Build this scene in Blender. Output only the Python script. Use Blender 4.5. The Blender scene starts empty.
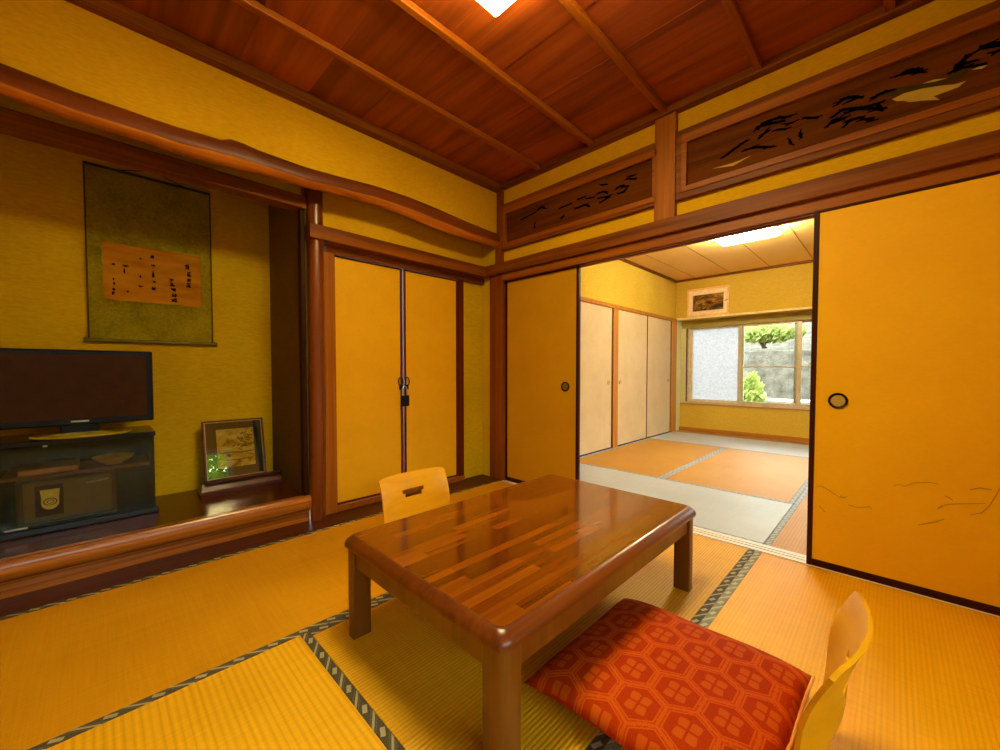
import bpy, bmesh, math, random
from mathutils import Vector, Matrix, Euler
random.seed(7)
S = bpy.context.scene
COL = S.collection
pi = math.pi

# ------------------------------------------------------------ materials
def lin(h):
    h = h.lstrip('#')
    out = []
    for i in (0, 2, 4):
        c = int(h[i:i+2], 16) / 255
        out.append(c / 12.92 if c <= .04045 else ((c + .055) / 1.055) ** 2.4)
    return (*out, 1)

class NT:
    def __init__(s, name):
        s.m = bpy.data.materials.new(name); s.m.use_nodes = True
        s.t = s.m.node_tree; s.t.nodes.clear()
        s.out = s.n('ShaderNodeOutputMaterial')
    def n(s, typ, **kw):
        nd = s.t.nodes.new(typ)
        for k, v in kw.items(): setattr(nd, k, v)
        return nd
    def l(s, a, b): s.t.links.new(a, b)
    def set(s, sock, v):
        if hasattr(v, 'is_linked') or isinstance(v, bpy.types.NodeSocket): s.l(v, sock)
        else: sock.default_value = v
    def math(s, op, a, b=0.0, c=None):
        nd = s.n('ShaderNodeMath', operation=op)
        s.set(nd.inputs[0], a); s.set(nd.inputs[1], b)
        if c is not None: s.set(nd.inputs[2], c)
        return nd.outputs[0]
    def coord(s, scale=(1, 1, 1), rnd=False):
        tc = s.n('ShaderNodeTexCoord')
        v = tc.outputs['Object']
        if rnd:
            g = s.n('ShaderNodeNewGeometry')
            k = s.n('ShaderNodeVectorMath', operation='SCALE'); k.inputs[0].default_value = (13.1, 17.7, 9.3)
            s.l(g.outputs['Random Per Island'], k.inputs['Scale'])
            a = s.n('ShaderNodeVectorMath', operation='ADD'); s.l(v, a.inputs[0]); s.l(k.outputs[0], a.inputs[1]); v = a.outputs[0]
        m = s.n('ShaderNodeMapping'); m.inputs['Scale'].default_value = scale
        s.l(v, m.inputs['Vector'])
        return m.outputs['Vector']
    def noise(s, vec, scale, detail=3, rough=.5, dist=0):
        nd = s.n('ShaderNodeTexNoise'); s.l(vec, nd.inputs['Vector'])
        nd.inputs['Scale'].default_value = scale; nd.inputs['Detail'].default_value = detail
        nd.inputs['Roughness'].default_value = rough; nd.inputs['Distortion'].default_value = dist
        return nd.outputs['Fac']
    def ramp(s, fac, stops):
        r = s.n('ShaderNodeValToRGB'); e = r.color_ramp.elements
        while len(e) < len(stops): e.new(.5)
        for i, (p, c) in enumerate(stops):
            e[i].position = p; e[i].color = c
        s.l(fac, r.inputs['Fac']); return r.outputs['Color']
    def mix(s, fac, a, b, mode='MIX'):
        nd = s.n('ShaderNodeMix', data_type='RGBA', blend_type=mode)
        s.set(nd.inputs[0], fac); s.set(nd.inputs[6], a); s.set(nd.inputs[7], b)
        return nd.outputs[2]
    def bsdf(s, col, rough=.5, spec=.5, metal=0, bump=None, bs=.2, bd=.002, coat=0, emit=None, es=0, normal=None):
        b = s.n('ShaderNodeBsdfPrincipled')
        s.set(b.inputs['Base Color'], col); s.set(b.inputs['Roughness'], rough)
        b.inputs['Specular IOR Level'].default_value = spec; b.inputs['Metallic'].default_value = metal
        b.inputs['Coat Weight'].default_value = coat; b.inputs['Coat Roughness'].default_value = .08
        if emit is not None:
            s.set(b.inputs['Emission Color'], emit); b.inputs['Emission Strength'].default_value = es
        if bump is not None:
            bp = s.n('ShaderNodeBump'); bp.inputs['Strength'].default_value = bs; bp.inputs['Distance'].default_value = bd
            s.l(bump, bp.inputs['Height']); s.l(bp.outputs['Normal'], b.inputs['Normal'])
        s.l(b.outputs[0], s.out.inputs['Surface'])
        return s.m

def plain(name, h, rough=.5, spec=.5, metal=0, coat=0, var=.12, sc=20):
    t = NT(name); v = t.coord()
    f = t.noise(v, sc, 3)
    c = lin(h); lo = tuple(x * (1 - var) for x in c[:3]) + (1,); hi = tuple(min(1, x * (1 + var)) for x in c[:3]) + (1,)
    return t.bsdf(t.ramp(f, [(.3, lo), (.7, hi)]), rough, spec, metal, coat=coat)

def wood(name, dark, light, axis=0, rough=.5, spec=.18, grain=22, along=.9, coat=0, rnd=False, island=0, dist=.6):
    t = NT(name); sc = [grain, grain, grain]; sc[axis] = along
    v = t.coord(tuple(sc), rnd)
    a = t.noise(v, 1, 4, .55, dist)
    sc2 = [grain * 5] * 3; sc2[axis] = along * 3
    b = t.noise(t.coord(tuple(sc2), rnd), 1, 2)
    f = t.math('ADD', t.math('MULTIPLY', a, .75), t.math('MULTIPLY', b, .25))
    col = t.ramp(f, [(.33, lin(dark)), (.68, lin(light))])
    if island:
        g = t.n('ShaderNodeNewGeometry')
        k = t.math('ADD', 1 - island, t.math('MULTIPLY', g.outputs['Random Per Island'], 2 * island))
        cc = t.n('ShaderNodeCombineColor'); [t.l(k, cc.inputs[i]) for i in range(3)]
        col = t.mix(1.0, col, cc.outputs[0], 'MULTIPLY')
    return t.bsdf(col, rough, spec, bump=f, bs=.12, bd=.002, coat=coat)

def plaster(name, a, b, sx=1.0, bs=.25):
    t = NT(name)
    f = t.noise(t.coord((30, 30, 120)), sx, 4, .6)
    g = t.noise(t.coord((2, 2, 2)), 1, 2)
    h = t.math('ADD', t.math('MULTIPLY', f, .6), t.math('MULTIPLY', g, .4))
    return t.bsdf(t.ramp(h, [(.35, lin(a)), (.65, lin(b))]), .85, .2, bump=f, bs=bs, bd=.003)

def paper(name, a, b):
    t = NT(name)
    f = t.noise(t.coord((3, 3, 3)), 1, 4, .6)
    g = t.noise(t.coord((60, 60, 200)), 1, 2)
    h = t.math('ADD', t.math('MULTIPLY', f, .7), t.math('MULTIPLY', g, .3))
    return t.bsdf(t.ramp(h, [(.35, lin(a)), (.65, lin(b))]), .6, .25, bump=g, bs=.05)

def tatami(name, a, b, period=.0155, depth=1.0, rough=.5, spec=.3):
    # rush ridges run along local X, repeated across local Y
    t = NT(name)
    tc = t.n('ShaderNodeTexCoord'); sp = t.n('ShaderNodeSeparateXYZ'); t.l(tc.outputs['Object'], sp.inputs[0])
    w = t.math('SINE', t.math('MULTIPLY', sp.outputs['Y'], 2 * pi / period))
    w01 = t.math('ADD', t.math('MULTIPLY', w, .5), .5)
    groove = t.math('POWER', w01, .5)
    st = t.noise(t.coord((1.5, 160, 40)), 1, 3)
    st2 = t.noise(t.coord((220, 6, 10)), 1, 2)
    big = t.noise(t.coord((1.6, 2.2, 1)), 1, 3)
    f = t.math('ADD', t.math('ADD', t.math('MULTIPLY', st, .3), t.math('MULTIPLY', st2, .25)), t.math('MULTIPLY', big, .45))
    col = t.ramp(f, [(.38, lin(a)), (.62, lin(b))])
    dk = t.mix(1.0, col, (.62, .56, .45, 1), 'MULTIPLY')
    dark = t.math('MULTIPLY', t.math('SUBTRACT', 1.0, groove), .75 * depth)
    col = t.mix(dark, col, dk)
    hgt = t.math('ADD', groove, t.math('MULTIPLY', st2, .25))
    return t.bsdf(col, rough, spec, bump=hgt, bs=.5 * depth, bd=.003)

def border(name, base, lite, mid, w=.031):
    # heri cloth: dark band with slanted leaf marks and small lozenges, along local X
    t = NT(name)
    tc = t.n('ShaderNodeTexCoord'); sp = t.n('ShaderNodeSeparateXYZ'); t.l(tc.outputs['Object'], sp.inputs[0])
    x = sp.outputs['X']; y = sp.outputs['Y']
    p = .10
    s1 = t.math('ABSOLUTE', t.math('SUBTRACT', t.math('FRACT', t.math('DIVIDE', t.math('ADD', x, t.math('MULTIPLY', y, 1.7)), p)), .5))
    k1 = t.math('LESS_THAN', s1, .07); k2 = t.math('LESS_THAN', t.math('ABSOLUTE', t.math('SUBTRACT', s1, .16)), .03)
    sx = t.math('ADD', x, t.math('MULTIPLY', y, .9))
    fx = t.math('ABSOLUTE', t.math('SUBTRACT', t.math('FRACT', t.math('ADD', t.math('DIVIDE', sx, p), .5)), .5))
    fy = t.math('DIVIDE', t.math('ABSOLUTE', y), w)
    loz = t.math('LESS_THAN', t.math('ADD', t.math('MULTIPLY', fx, 2.6), t.math('MULTIPLY', fy, 1.1)), .42)
    col = t.mix(k2, lin(base), lin(mid)); col = t.mix(k1, col, lin(lite)); col = t.mix(loz, col, lin(lite))
    n = t.noise(t.coord((900, 300, 1)), 1, 1)
    return t.bsdf(t.mix(.25, col, t.ramp(n, [(.3, (0, 0, 0, 1)), (.7, lin(lite))])), .7, .2)

def glass(name, tint='FFFFFF', refl=1.0, rough=0.0, ior=1.45):
    t = NT(name)
    tr = t.n('ShaderNodeBsdfTransparent'); tr.inputs[0].default_value = lin(tint)
    g = t.n('ShaderNodeBsdfGlossy'); g.inputs['Roughness'].default_value = rough
    fr = t.n('ShaderNodeFresnel'); fr.inputs['IOR'].default_value = ior
    m = t.n('ShaderNodeMixShader'); t.l(t.math('MULTIPLY', fr.outputs[0], refl), m.inputs[0])
    t.l(tr.outputs[0], m.inputs[1]); t.l(g.outputs[0], m.inputs[2]); t.l(m.outputs[0], t.out.inputs[0])
    return t.m

def frosted(name):
    t = NT(name)
    tr = t.n('ShaderNodeBsdfTranslucent'); n = t.noise(t.coord((40, 40, 40)), 1, 3)
    t.l(t.ramp(n, [(.3, (.36, .345, .32, 1)), (.7, (.45, .435, .41, 1))]), tr.inputs[0])
    d = t.n('ShaderNodeBsdfTransparent'); d.inputs[0].default_value = (.8, .85, .9, 1)
    m = t.n('ShaderNodeMixShader'); m.inputs[0].default_value = .12
    t.l(tr.outputs[0], m.inputs[1]); t.l(d.outputs[0], m.inputs[2]); t.l(m.outputs[0], t.out.inputs[0])
    return t.m

def emitter(name, col, s):
    t = NT(name); e = t.n('ShaderNodeEmission'); e.inputs[0].default_value = col; e.inputs[1].default_value = s
    n = t.noise(t.coord(), 2, 1)
    t.l(t.math('ADD', s * .97, t.math('MULTIPLY', n, s * .06)), e.inputs[1])
    t.l(e.outputs[0], t.out.inputs[0]); return t.m

def leafmat(name, a, b, tr=.35):
    t = NT(name); g = t.n('ShaderNodeNewGeometry')
    col = t.ramp(g.outputs['Random Per Island'], [(0, lin(a)), (1, lin(b))])
    d = t.n('ShaderNodeBsdfDiffuse'); q = t.n('ShaderNodeBsdfTranslucent'); t.l(col, d.inputs[0]); t.l(col, q.inputs[0])
    m = t.n('ShaderNodeMixShader'); m.inputs[0].default_value = tr
    t.l(d.outputs[0], m.inputs[1]); t.l(q.outputs[0], m.inputs[2]); t.l(m.outputs[0], t.out.inputs[0]); return t.m

# ------------------------------------------------------------ mesh helpers (all in world metres)
def B(): return bmesh.new()
def box(bm, x0, x1, y0, y1, z0, z1, bev=0.0, seg=2):
    r = bmesh.ops.create_cube(bm, size=1)
    vs = r['verts']
    for v in vs:
        v.co = Vector(((x0 + x1) / 2 + v.co.x * (x1 - x0), (y0 + y1) / 2 + v.co.y * (y1 - y0), (z0 + z1) / 2 + v.co.z * (z1 - z0)))
    if bev:
        es = list({e for v in vs for e in v.link_edges})
        bmesh.ops.bevel(bm, geom=es, offset=bev, segments=seg, profile=.5, affect='EDGES')
    return bm
def prism(bm, poly, z0, z1, bev=0.0, seg=2, M=None):
    """poly (list of 2D points, counter-clockwise) swept from z0 to z1; M maps (x,y,z) to world"""
    M = M or (lambda x, y, z: Vector((x, y, z)))
    lo = [bm.verts.new(M(x, y, z0)) for x, y in poly]; hi = [bm.verts.new(M(x, y, z1)) for x, y in poly]
    fs = [bm.faces.new(list(reversed(lo))), bm.faces.new(hi)]
    n = len(poly)
    for i in range(n): fs.append(bm.faces.new((lo[i], lo[(i+1) % n], hi[(i+1) % n], hi[i])))
    bmesh.ops.recalc_face_normals(bm, faces=fs)
    if bev:
        es = list({e for v in lo + hi for e in v.link_edges})
        bmesh.ops.bevel(bm, geom=es, offset=bev, segments=seg, profile=.5, affect='EDGES')
    return bm
def loft(bm, rings, close=True, caps=True):
    vs = [[bm.verts.new(p) for p in r] for r in rings]
    fs = []
    n = len(rings[0])
    for a, b in zip(vs, vs[1:]):
        for i in range(n if close else n - 1):
            fs.append(bm.faces.new((a[i], a[(i+1) % n], b[(i+1) % n], b[i])))
    if caps and close:
        fs.append(bm.faces.new(list(reversed(vs[0])))); fs.append(bm.faces.new(vs[-1]))
    bmesh.ops.recalc_face_normals(bm, faces=fs)
    return bm
def tube(bm, pts, rad, n=12, caps=True):
    rings = []
    for i, p in enumerate(pts):
        p = Vector(p); a = Vector(pts[max(0, i-1)]); b = Vector(pts[min(len(pts)-1, i+1)])
        t = (b - a).normalized(); u = t.orthogonal().normalized() if i == 0 else (u0 - t * u0.dot(t)).normalized()
        u0 = u; w = t.cross(u); r = rad[i] if isinstance(rad, (list, tuple)) else rad
        rings.append([p + (u * math.cos(2*pi*k/n) + w * math.sin(2*pi*k/n)) * r for k in range(n)])
    return loft(bm, rings, True, caps)
def lathe(bm, prof, cx, cy, cz, n=40):
    """prof: list of (radius, height) from the base up, closed shape"""
    rings = []
    for r, h in prof:
        rings.append([Vector((cx + max(r, .0004) * math.cos(2*pi*k/n), cy + max(r, .0004) * math.sin(2*pi*k/n), cz + h)) for k in range(n)])
    return loft(bm, rings)
def rrect(x0, x1, y0, y1, r, seg=6):
    out = []
    for cx, cy, a in ((x1-r, y0+r, -pi/2), (x1-r, y1-r, 0), (x0+r, y1-r, pi/2), (x0+r, y0+r, pi)):
        for k in range(seg+1): out.append((cx + r*math.cos(a + pi/2*k/seg), cy + r*math.sin(a + pi/2*k/seg)))
    return out
def sheet(bm, pts, th, axis):
    """thin slab from an outline in a plane; axis 'x' : pts are (y,z) at x ; 'y' : pts are (x,z)"""
    c, n = axis
    if c == 'x': M = lambda a, b, z: Vector((n + z, a, b))
    elif c == 'y': M = lambda a, b, z: Vector((a, n + z, b))
    else: M = lambda a, b, z: Vector((a, b, n + z))
    return prism(bm, pts, 0, th, M=M)
def stroke(bm, pts, w, plane, th=.001, taper=True):
    """brush stroke as a thin ribbon lying on a plane ('x'|'y', value); pts in plane coordinates"""
    c, v = plane; n = len(pts); L = []; R = []
    for i, p in enumerate(pts):
        a = pts[max(0, i-1)]; b = pts[min(n-1, i+1)]
        dx, dy = b[0]-a[0], b[1]-a[1]; d = math.hypot(dx, dy) or 1; nx, ny = -dy/d, dx/d
        k = w/2 * ((.35 + .65*math.sin(pi*(i+.6)/(n+.2))) if taper else 1)
        L.append((p[0]+nx*k, p[1]+ny*k)); R.append((p[0]-nx*k, p[1]-ny*k))
    P = (lambda q: Vector((v, q[0], q[1]))) if c == 'x' else (lambda q: Vector((q[0], v, q[1])))
    lv = [bm.verts.new(P(q)) for q in L]; rv = [bm.verts.new(P(q)) for q in R]
    for i in range(n-1): bm.faces.new((lv[i], lv[i+1], rv[i+1], rv[i]))
def flatpoly(bm, pts, plane):
    c, v = plane
    P = (lambda q: Vector((v, q[0], q[1]))) if c == 'x' else (lambda q: Vector((q[0], v, q[1])))
    vs = [bm.verts.new(P(q)) for q in pts]
    from mathutils.geometry import tessellate_polygon
    for t3 in tessellate_polygon([[Vector((q[0], q[1], 0)) for q in pts]]): bm.faces.new([vs[i] for i in t3])
def xform(bm, M): bmesh.ops.transform(bm, matrix=M, verts=bm.verts)

def base_of(o):
    v = Vector((0, 0, 0))
    while o is not None: v += o.location; o = o.parent
    return v
def mk(name, bm, mat, parent=None, smooth=None, origin=None):
    me = bpy.data.meshes.new(name); 
    if parent is not None: off = base_of(parent)
    elif origin is not None: off = Vector(origin)
    else:
        xs = [v.co for v in bm.verts]
        off = Vector(((min(v.x for v in xs)+max(v.x for v in xs))/2, (min(v.y for v in xs)+max(v.y for v in xs))/2, min(v.z for v in xs)))
    for v in bm.verts: v.co -= off
    bm.normal_update(); bm.to_mesh(me); bm.free()
    for m in (mat if isinstance(mat, (list, tuple)) else [mat]): me.materials.append(m)
    o = bpy.data.objects.new(name, me); COL.objects.link(o)
    if parent is not None: o.parent = parent
    else: o.location = off
    if smooth is not None: 
        me.shade_smooth()
        if smooth < 180: me.set_sharp_from_angle(angle=math.radians(smooth))
    return o
def tag(o, label, cat, group=None):
    o['label'] = label; o['category'] = cat
    if group: o['group'] = group
    return o
def thing(name, label, cat, loc, group=None):
    o = bpy.data.objects.new(name, None); COL.objects.link(o); o.location = loc; o.empty_display_size = .05
    return tag(o, label, cat, group)
def struct(name, bm, mat, label=None, smooth=None, cat=None):
    o = mk(name, bm, mat, smooth=smooth); o['kind'] = 'structure'
    if label: o['label'] = label
    if cat: o['category'] = cat
    return o
def dup(root, loc, label=None, rotz=0):
    r = root.copy(); COL.objects.link(r); r.location = loc; r.rotation_euler = (0, 0, rotz)
    if label: r['label'] = label
    for ch in list(root.children):
        c = ch.copy(); COL.objects.link(c); c.parent = r
        for g in list(ch.children):
            d = g.copy(); COL.objects.link(d); d.parent = c
    return r
# art outlines, metres on their own wall plane
BIG= [[(1.888, 2.184), (1.92, 2.207), (1.965, 2.207), (2.033, 2.19)], [(1.908, 2.194), (1.953, 2.19), (2.009, 2.178)], [(1.908, 2.141), (1.934, 2.168)], [(1.972, 2.149), (2.01, 2.137)], [(2.015, 2.16), (2.039, 2.156)], [(1.728, 2.102), (1.786, 2.128), (1.848, 2.15)], [(1.835, 2.101), (1.883, 2.102)], [(1.869, 2.101), (1.916, 2.086), (1.955, 2.071)], [(2.026, 2.078), (2.035, 2.054)], [(2.066, 2.099), (2.073, 2.07)], [(2.08, 2.161), (2.138, 2.136)], [(2.202, 2.164), (2.228, 2.182), (2.259, 2.175), (2.294, 2.155)], [(2.238, 2.161), (2.269, 2.163)], [(2.192, 2.117), (2.223, 2.134), (2.27, 2.12), (2.3, 2.1)], [(2.239, 2.114), (2.27, 2.117), (2.309, 2.105), (2.358, 2.07)], [(2.166, 2.078), (2.193, 2.101), (2.224, 2.094)], [(2.23, 2.055), (2.25, 2.076), (2.281, 2.073), (2.325, 2.041)], [(2.187, 2.089), (2.219, 2.092)], [(2.319, 2.111), (2.338, 2.108), (2.36, 2.069)], [(2.323, 2.134), (2.347, 2.146), (2.384, 2.144)], [(2.406, 2.195), (2.428, 2.202), (2.475, 2.186)], [(2.419, 2.195), (2.454, 2.185), (2.476, 2.172)], [(2.562, 2.133), (2.577, 2.148), (2.592, 2.18)], [(2.573, 2.15), (2.604, 2.145)], [(2.578, 2.136), (2.631, 2.12)], [(2.622, 2.181), (2.644, 2.188), (2.673, 2.178)], [(2.633, 2.18), (2.673, 2.169)], [(2.659, 2.149), (2.674, 2.152)]]
OLIVE= [[(2.347, 2.146), (2.402, 2.147), (2.473, 2.125), (2.523, 2.114), (2.578, 2.125), (2.601, 2.136), (2.597, 2.109), (2.571, 2.097), (2.507, 2.102), (2.438, 2.115), (2.394, 2.116), (2.357, 2.129)]]
YEL= [[(2.385, 2.105), (2.421, 2.113), (2.473, 2.107), (2.523, 2.094), (2.563, 2.08), (2.593, 2.079), (2.572, 2.064), (2.54, 2.062), (2.507, 2.06), (2.524, 2.038), (2.474, 2.058), (2.439, 2.068), (2.421, 2.082), (2.399, 2.09)], [(2.473, 2.127), (2.506, 2.127), (2.543, 2.114), (2.506, 2.118)], [(2.605, 2.114), (2.624, 2.116), (2.646, 2.112), (2.631, 2.105)], [(1.676, 2.061), (1.78, 2.055), (1.863, 2.063), (1.78, 2.04)]]
SMALL= [[(0.957, 2.144), (1.005, 2.147), (1.038, 2.119)], [(0.984, 2.195), (1.024, 2.188)], [(1.091, 2.132), (1.129, 2.143), (1.166, 2.125)], [(1.104, 2.099), (1.154, 2.1), (1.167, 2.113)], [(1.19, 2.185), (1.221, 2.18)], [(1.166, 2.176), (1.239, 2.152)], [(0.985, 2.081), (1.039, 2.095)], [(0.798, 2.155), (0.857, 2.156)], [(0.783, 2.096), (0.858, 2.1), (0.901, 2.075)], [(0.642, 2.136), (0.753, 2.143)], [(0.438, 2.18), (0.473, 2.197), (0.508, 2.174)], [(0.659, 2.053), (0.675, 2.075)], [(0.872, 2.139), (0.915, 2.132)], [(0.957, 2.113), (1.052, 2.103)], [(0.271, 2.155), (0.42, 2.171)], [(0.402, 2.052), (0.411, 2.098)]]
FR= [[(2.161, 0.386), (2.179, 0.395), (2.213, 0.378), (2.249, 0.353), (2.274, 0.365)], [(2.249, 0.362), (2.267, 0.355)], [(2.278, 0.327), (2.312, 0.323), (2.352, 0.336), (2.358, 0.326)], [(2.423, 0.443), (2.438, 0.455), (2.459, 0.451), (2.485, 0.47), (2.525, 0.481), (2.553, 0.48)], [(2.573, 0.435), (2.584, 0.431), (2.595, 0.421)], [(2.555, 0.377), (2.563, 0.391), (2.582, 0.402), (2.614, 0.412), (2.68, 0.429)], [(2.555, 0.381), (2.569, 0.389)], [(2.641, 0.374), (2.671, 0.39), (2.69, 0.426), (2.706, 0.472), (2.712, 0.497)], [(2.174, 0.297), (2.196, 0.274)], [(2.638, 0.473), (2.664, 0.486), (2.693, 0.485)], [(2.501, 0.295), (2.551, 0.322), (2.573, 0.34)]]
FL= [[(0.304, 0.465), (0.415, 0.493)], [(0.429, 0.399), (0.463, 0.434), (0.476, 0.425)], [(0.402, 0.39), (0.443, 0.406)], [(0.509, 0.398), (0.561, 0.446), (0.598, 0.501), (0.617, 0.554), (0.598, 0.578)], [(0.635, 0.576), (0.707, 0.617)], [(0.579, 0.468), (0.605, 0.486), (0.623, 0.514)], [(0.522, 0.493), (0.541, 0.469)], [(0.599, 0.286), (0.618, 0.33)], [(0.47, 0.346), (0.483, 0.342)], [(0.126, 0.379), (0.157, 0.377)], [(0.048, 0.387), (0.126, 0.384)], [(0.548, 0.408), (0.567, 0.426)], [(0.635, 0.525), (0.654, 0.542)]]
CHARS= [(-2.006, 1.623, -1.978, 1.592), (-1.999, 1.579, -1.971, 1.548), (-1.996, 1.54, -1.972, 1.517), (-2.001, 1.508, -1.972, 1.48), (-2.084, 1.525, -2.064, 1.507), (-2.081, 1.5, -2.054, 1.473), (-2.078, 1.465, -2.048, 1.443), (-2.075, 1.43, -2.048, 1.407), (-2.079, 1.399, -2.042, 1.377), (-2.171, 1.652, -2.152, 1.63), (-2.169, 1.597, -2.146, 1.584), (-2.163, 1.555, -2.154, 1.514), (-2.167, 1.499, -2.148, 1.481), (-2.165, 1.461, -2.146, 1.438), (-2.221, 1.52, -2.212, 1.504), (-2.229, 1.46, -2.21, 1.446), (-2.222, 1.624, -2.21, 1.618), (-2.297, 1.568, -2.267, 1.558), (-2.291, 1.549, -2.286, 1.517), (-2.279, 1.419, -2.27, 1.408), (-2.341, 1.572, -2.321, 1.56), (-2.337, 1.488, -2.332, 1.473), (-2.338, 1.464, -2.326, 1.445), (-2.341, 1.426, -2.33, 1.412), (-2.345, 1.402, -2.328, 1.388)]
# ------------------------------------------------------------ palette
M = {}
M['plaster'] = plaster('sand_plaster', 'C89600', 'DCA806')
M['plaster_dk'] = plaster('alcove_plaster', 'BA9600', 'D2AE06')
M['plaster_far'] = plaster('far_room_plaster', 'CAA630', 'DCBA44')
M['wood_x'] = wood('brown_timber_x', '582800', '8C4C06', 0)
M['wood_y'] = wood('brown_timber_y', '582800', '8C4C06', 1)
M['wood_z'] = wood('brown_timber_z', '622C02', '8E4A08', 2)
M['wood_lt_x'] = wood('frame_timber_x', '7A3C04', 'A05C0C', 0, .45)
M['wood_lt_z'] = wood('frame_timber_z', '84460A', 'A86210', 2, .45)
M['log'] = wood('polished_log', '451A03', '8A400A', 1, .42, .35, grain=14, along=.8)
M['post'] = wood('polished_post', '4E2004', '8E460C', 2, .32, .45, grain=14, along=.8, coat=.1)
M['ceil'] = wood('ceiling_board', '6A2806', 'A85010', 0, .45, .35, grain=5, along=.45, rnd=True, island=.22, dist=1.6)
M['batten'] = wood('ceiling_batten', '824006', 'A65C0E', 1, .45)
M['dark_x'] = wood('dark_alcove_board', '3A1604', '5E2A0A', 1, .22, .4, grain=20, coat=.05)
M['kamachi'] = wood('striped_alcove_sill', '6A300A', 'C87C22', 1, .25, .45, grain=46, along=.7, coat=.1, dist=.3)
M['jiita'] = wood('floor_edge_board', '3E1805', '5C280A', 1, .4)
M['lacquer'] = wood('lacquer_rail', '2E0C02', '421402', 2, .5, .15)
M['lacquer_red'] = wood('reddish_stile', '501A02', '6A2604', 2, .5, .15)
M['paper'] = paper('door_paper', 'F0B000', 'F8BA04')
M['paper_closet'] = paper('closet_paper', 'E0A402', 'EAAE06')
M['paper_dim'] = paper('door_paper_aged', 'B88400', 'C28C04')  # door paper with the left door's shade put into the colour
M['wood_far_x'] = wood('far_room_timber_x', 'A06416', 'C28430', 0)
M['wood_far_z'] = wood('far_room_timber_z', 'A46A1A', 'C88A34', 2)
M['paper_far'] = paper('pale_door_paper', 'D0B68A', 'DCC69E')
M['tatami'] = tatami('tatami_rush', 'DCA00A', 'F0B61A', period=.0182, depth=.6)
M['tatami_fine'] = tatami('tatami_rush_close', 'D69A08', 'ECB018', period=.0125, depth=.85)
M['tatami_warm'] = tatami('tatami_rush_lit', 'E29C04', 'F0AE0C', period=.0125, depth=.4)  # brighter, redder rush stands in for daylight from the right
M['tatami_smooth'] = tatami('tatami_rush_smooth', 'BE8006', 'D2940C', depth=.12)
M['tatami_far'] = tatami('tatami_rush_far', 'B07C28', 'C08C36', depth=.6)
M['tatami_pale'] = tatami('tatami_rush_sheen', 'ACB2B6', 'BCC2C6', depth=.35, rough=.4)  # sheen of the crosswise rush is put into this paler colour
M['heri'] = border('border_cloth_dark', '2A2416', 'AEA078', '544A34')
M['heri_grey'] = border('border_cloth_sheen', '807E6A', 'C4BEA2', '9A967E')  # window sheen on the dark cloth, put into its grey
M['heri_blue'] = border('border_cloth_blue', '868E94', 'B4BCC0', '9AA2A8')
M['bottom'] = plain('subfloor', '3A2410', .8)
M['table'] = None
M['black'] = plain('black_plastic', '0C0806', .25, .5)
M['blackgloss'] = plain('black_gloss', '0A0603', .18, .25)
M['screen'] = plain('tv_screen', '3A2006', .12, .10)
M['silver'] = plain('silver_metal', 'B8B0A0', .3, .5, .9)
M['glass'] = glass('clear_glass', 'F4FAF6')
M['smoked'] = glass('smoked_glass', 'EEEACA', .5, .02)
M['picglass'] = glass('picture_glass', 'F8F8F0', 3.4, .0)
M['frost'] = frosted('frosted_glass')
M['brass'] = plain('aged_brass', 'C0A850', .4, .5, .2, var=.45, sc=260)
M['iron'] = plain('black_iron', '120A06', .4, .5, .6)
M['ink'] = plain('ink', '2A1404', .8, .1)
M['carve_dark'] = plain('dark_openwork', '0A0402', .9, 0)
M['carve_olive'] = plain('olive_lacquer', '3E3006', .8, .05)
M['carve_yellow'] = plain('openwork_seen_through', 'B08E1C', .8)
M['ranma'] = wood('transom_board', '4A2202', '6A3604', 0, .6, .04, grain=16)
M['reed'] = plain('painted_reed', 'C08E0C', .8)
M['reed_lt'] = plain('painted_reed_pale', 'E6BE50', .8)
M['alu'] = plain('bronze_aluminium', 'D6CCAC', .35, .5, .3)
M['alu_lt'] = plain('pale_aluminium', 'F0E8C8', .35, .5, .3)
M['cream'] = plain('cream_wood', 'F6DC98', .5)
M['base_far'] = wood('far_baseboard', 'A06A20', 'C08430', 0, .45)
M['zaisu'] = wood('moulded_beech', 'D8960A', 'E6A814', 1, .3, .4, grain=18, coat=.15)
M['lampwhite'] = emitter('lamp_diffuser', (1.0, .83, .38, 1), 46)
M['lampwhite_far'] = emitter('lamp_diffuser_far', (1.0, .94, .68, 1), 54)

# table top: strip laminated timber, staggered strips along the length
def strips():
    t = NT('laminated_strips')
    tc = t.n('ShaderNodeTexCoord'); mp = t.n('ShaderNodeMapping'); mp.inputs['Rotation'].default_value = (0, 0, pi/2)
    t.l(tc.outputs['Object'], mp.inputs['Vector'])
    br = t.n('ShaderNodeTexBrick'); t.l(mp.outputs[0], br.inputs['Vector'])
    br.offset = .37; br.inputs['Color1'].default_value = (0, 0, 0, 1); br.inputs['Color2'].default_value = (1, 1, 1, 1)
    br.inputs['Mortar'].default_value = (.35, .35, .35, 1); br.inputs['Scale'].default_value = 1; br.inputs['Mortar Size'].default_value = .0006
    br.inputs['Brick Width'].default_value = .3; br.inputs['Row Height'].default_value = .033; br.inputs['Mortar Smooth'].default_value = .3
    g = t.noise(t.coord((60, 2.2, 10)), 1, 4, .55, .4)
    f = t.math('ADD', t.math('MULTIPLY', br.outputs['Color'], .55), t.math('MULTIPLY', g, .6))
    col = t.ramp(f, [(.2, lin('4E1E03')), (.55, lin('6E3406')), (.95, lin('8C4E0C'))])
    return t.bsdf(col, .15, .45, coat=.45)
M['table'] = strips()
M['table_edge'] = wood('table_edge_timber', '56240A', '7A3E0E', 1, .28, .4, coat=.1)
M['table_leg'] = wood('table_leg_timber', '5A3206', '7A480C', 2, .35, .4, coat=.1)

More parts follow.
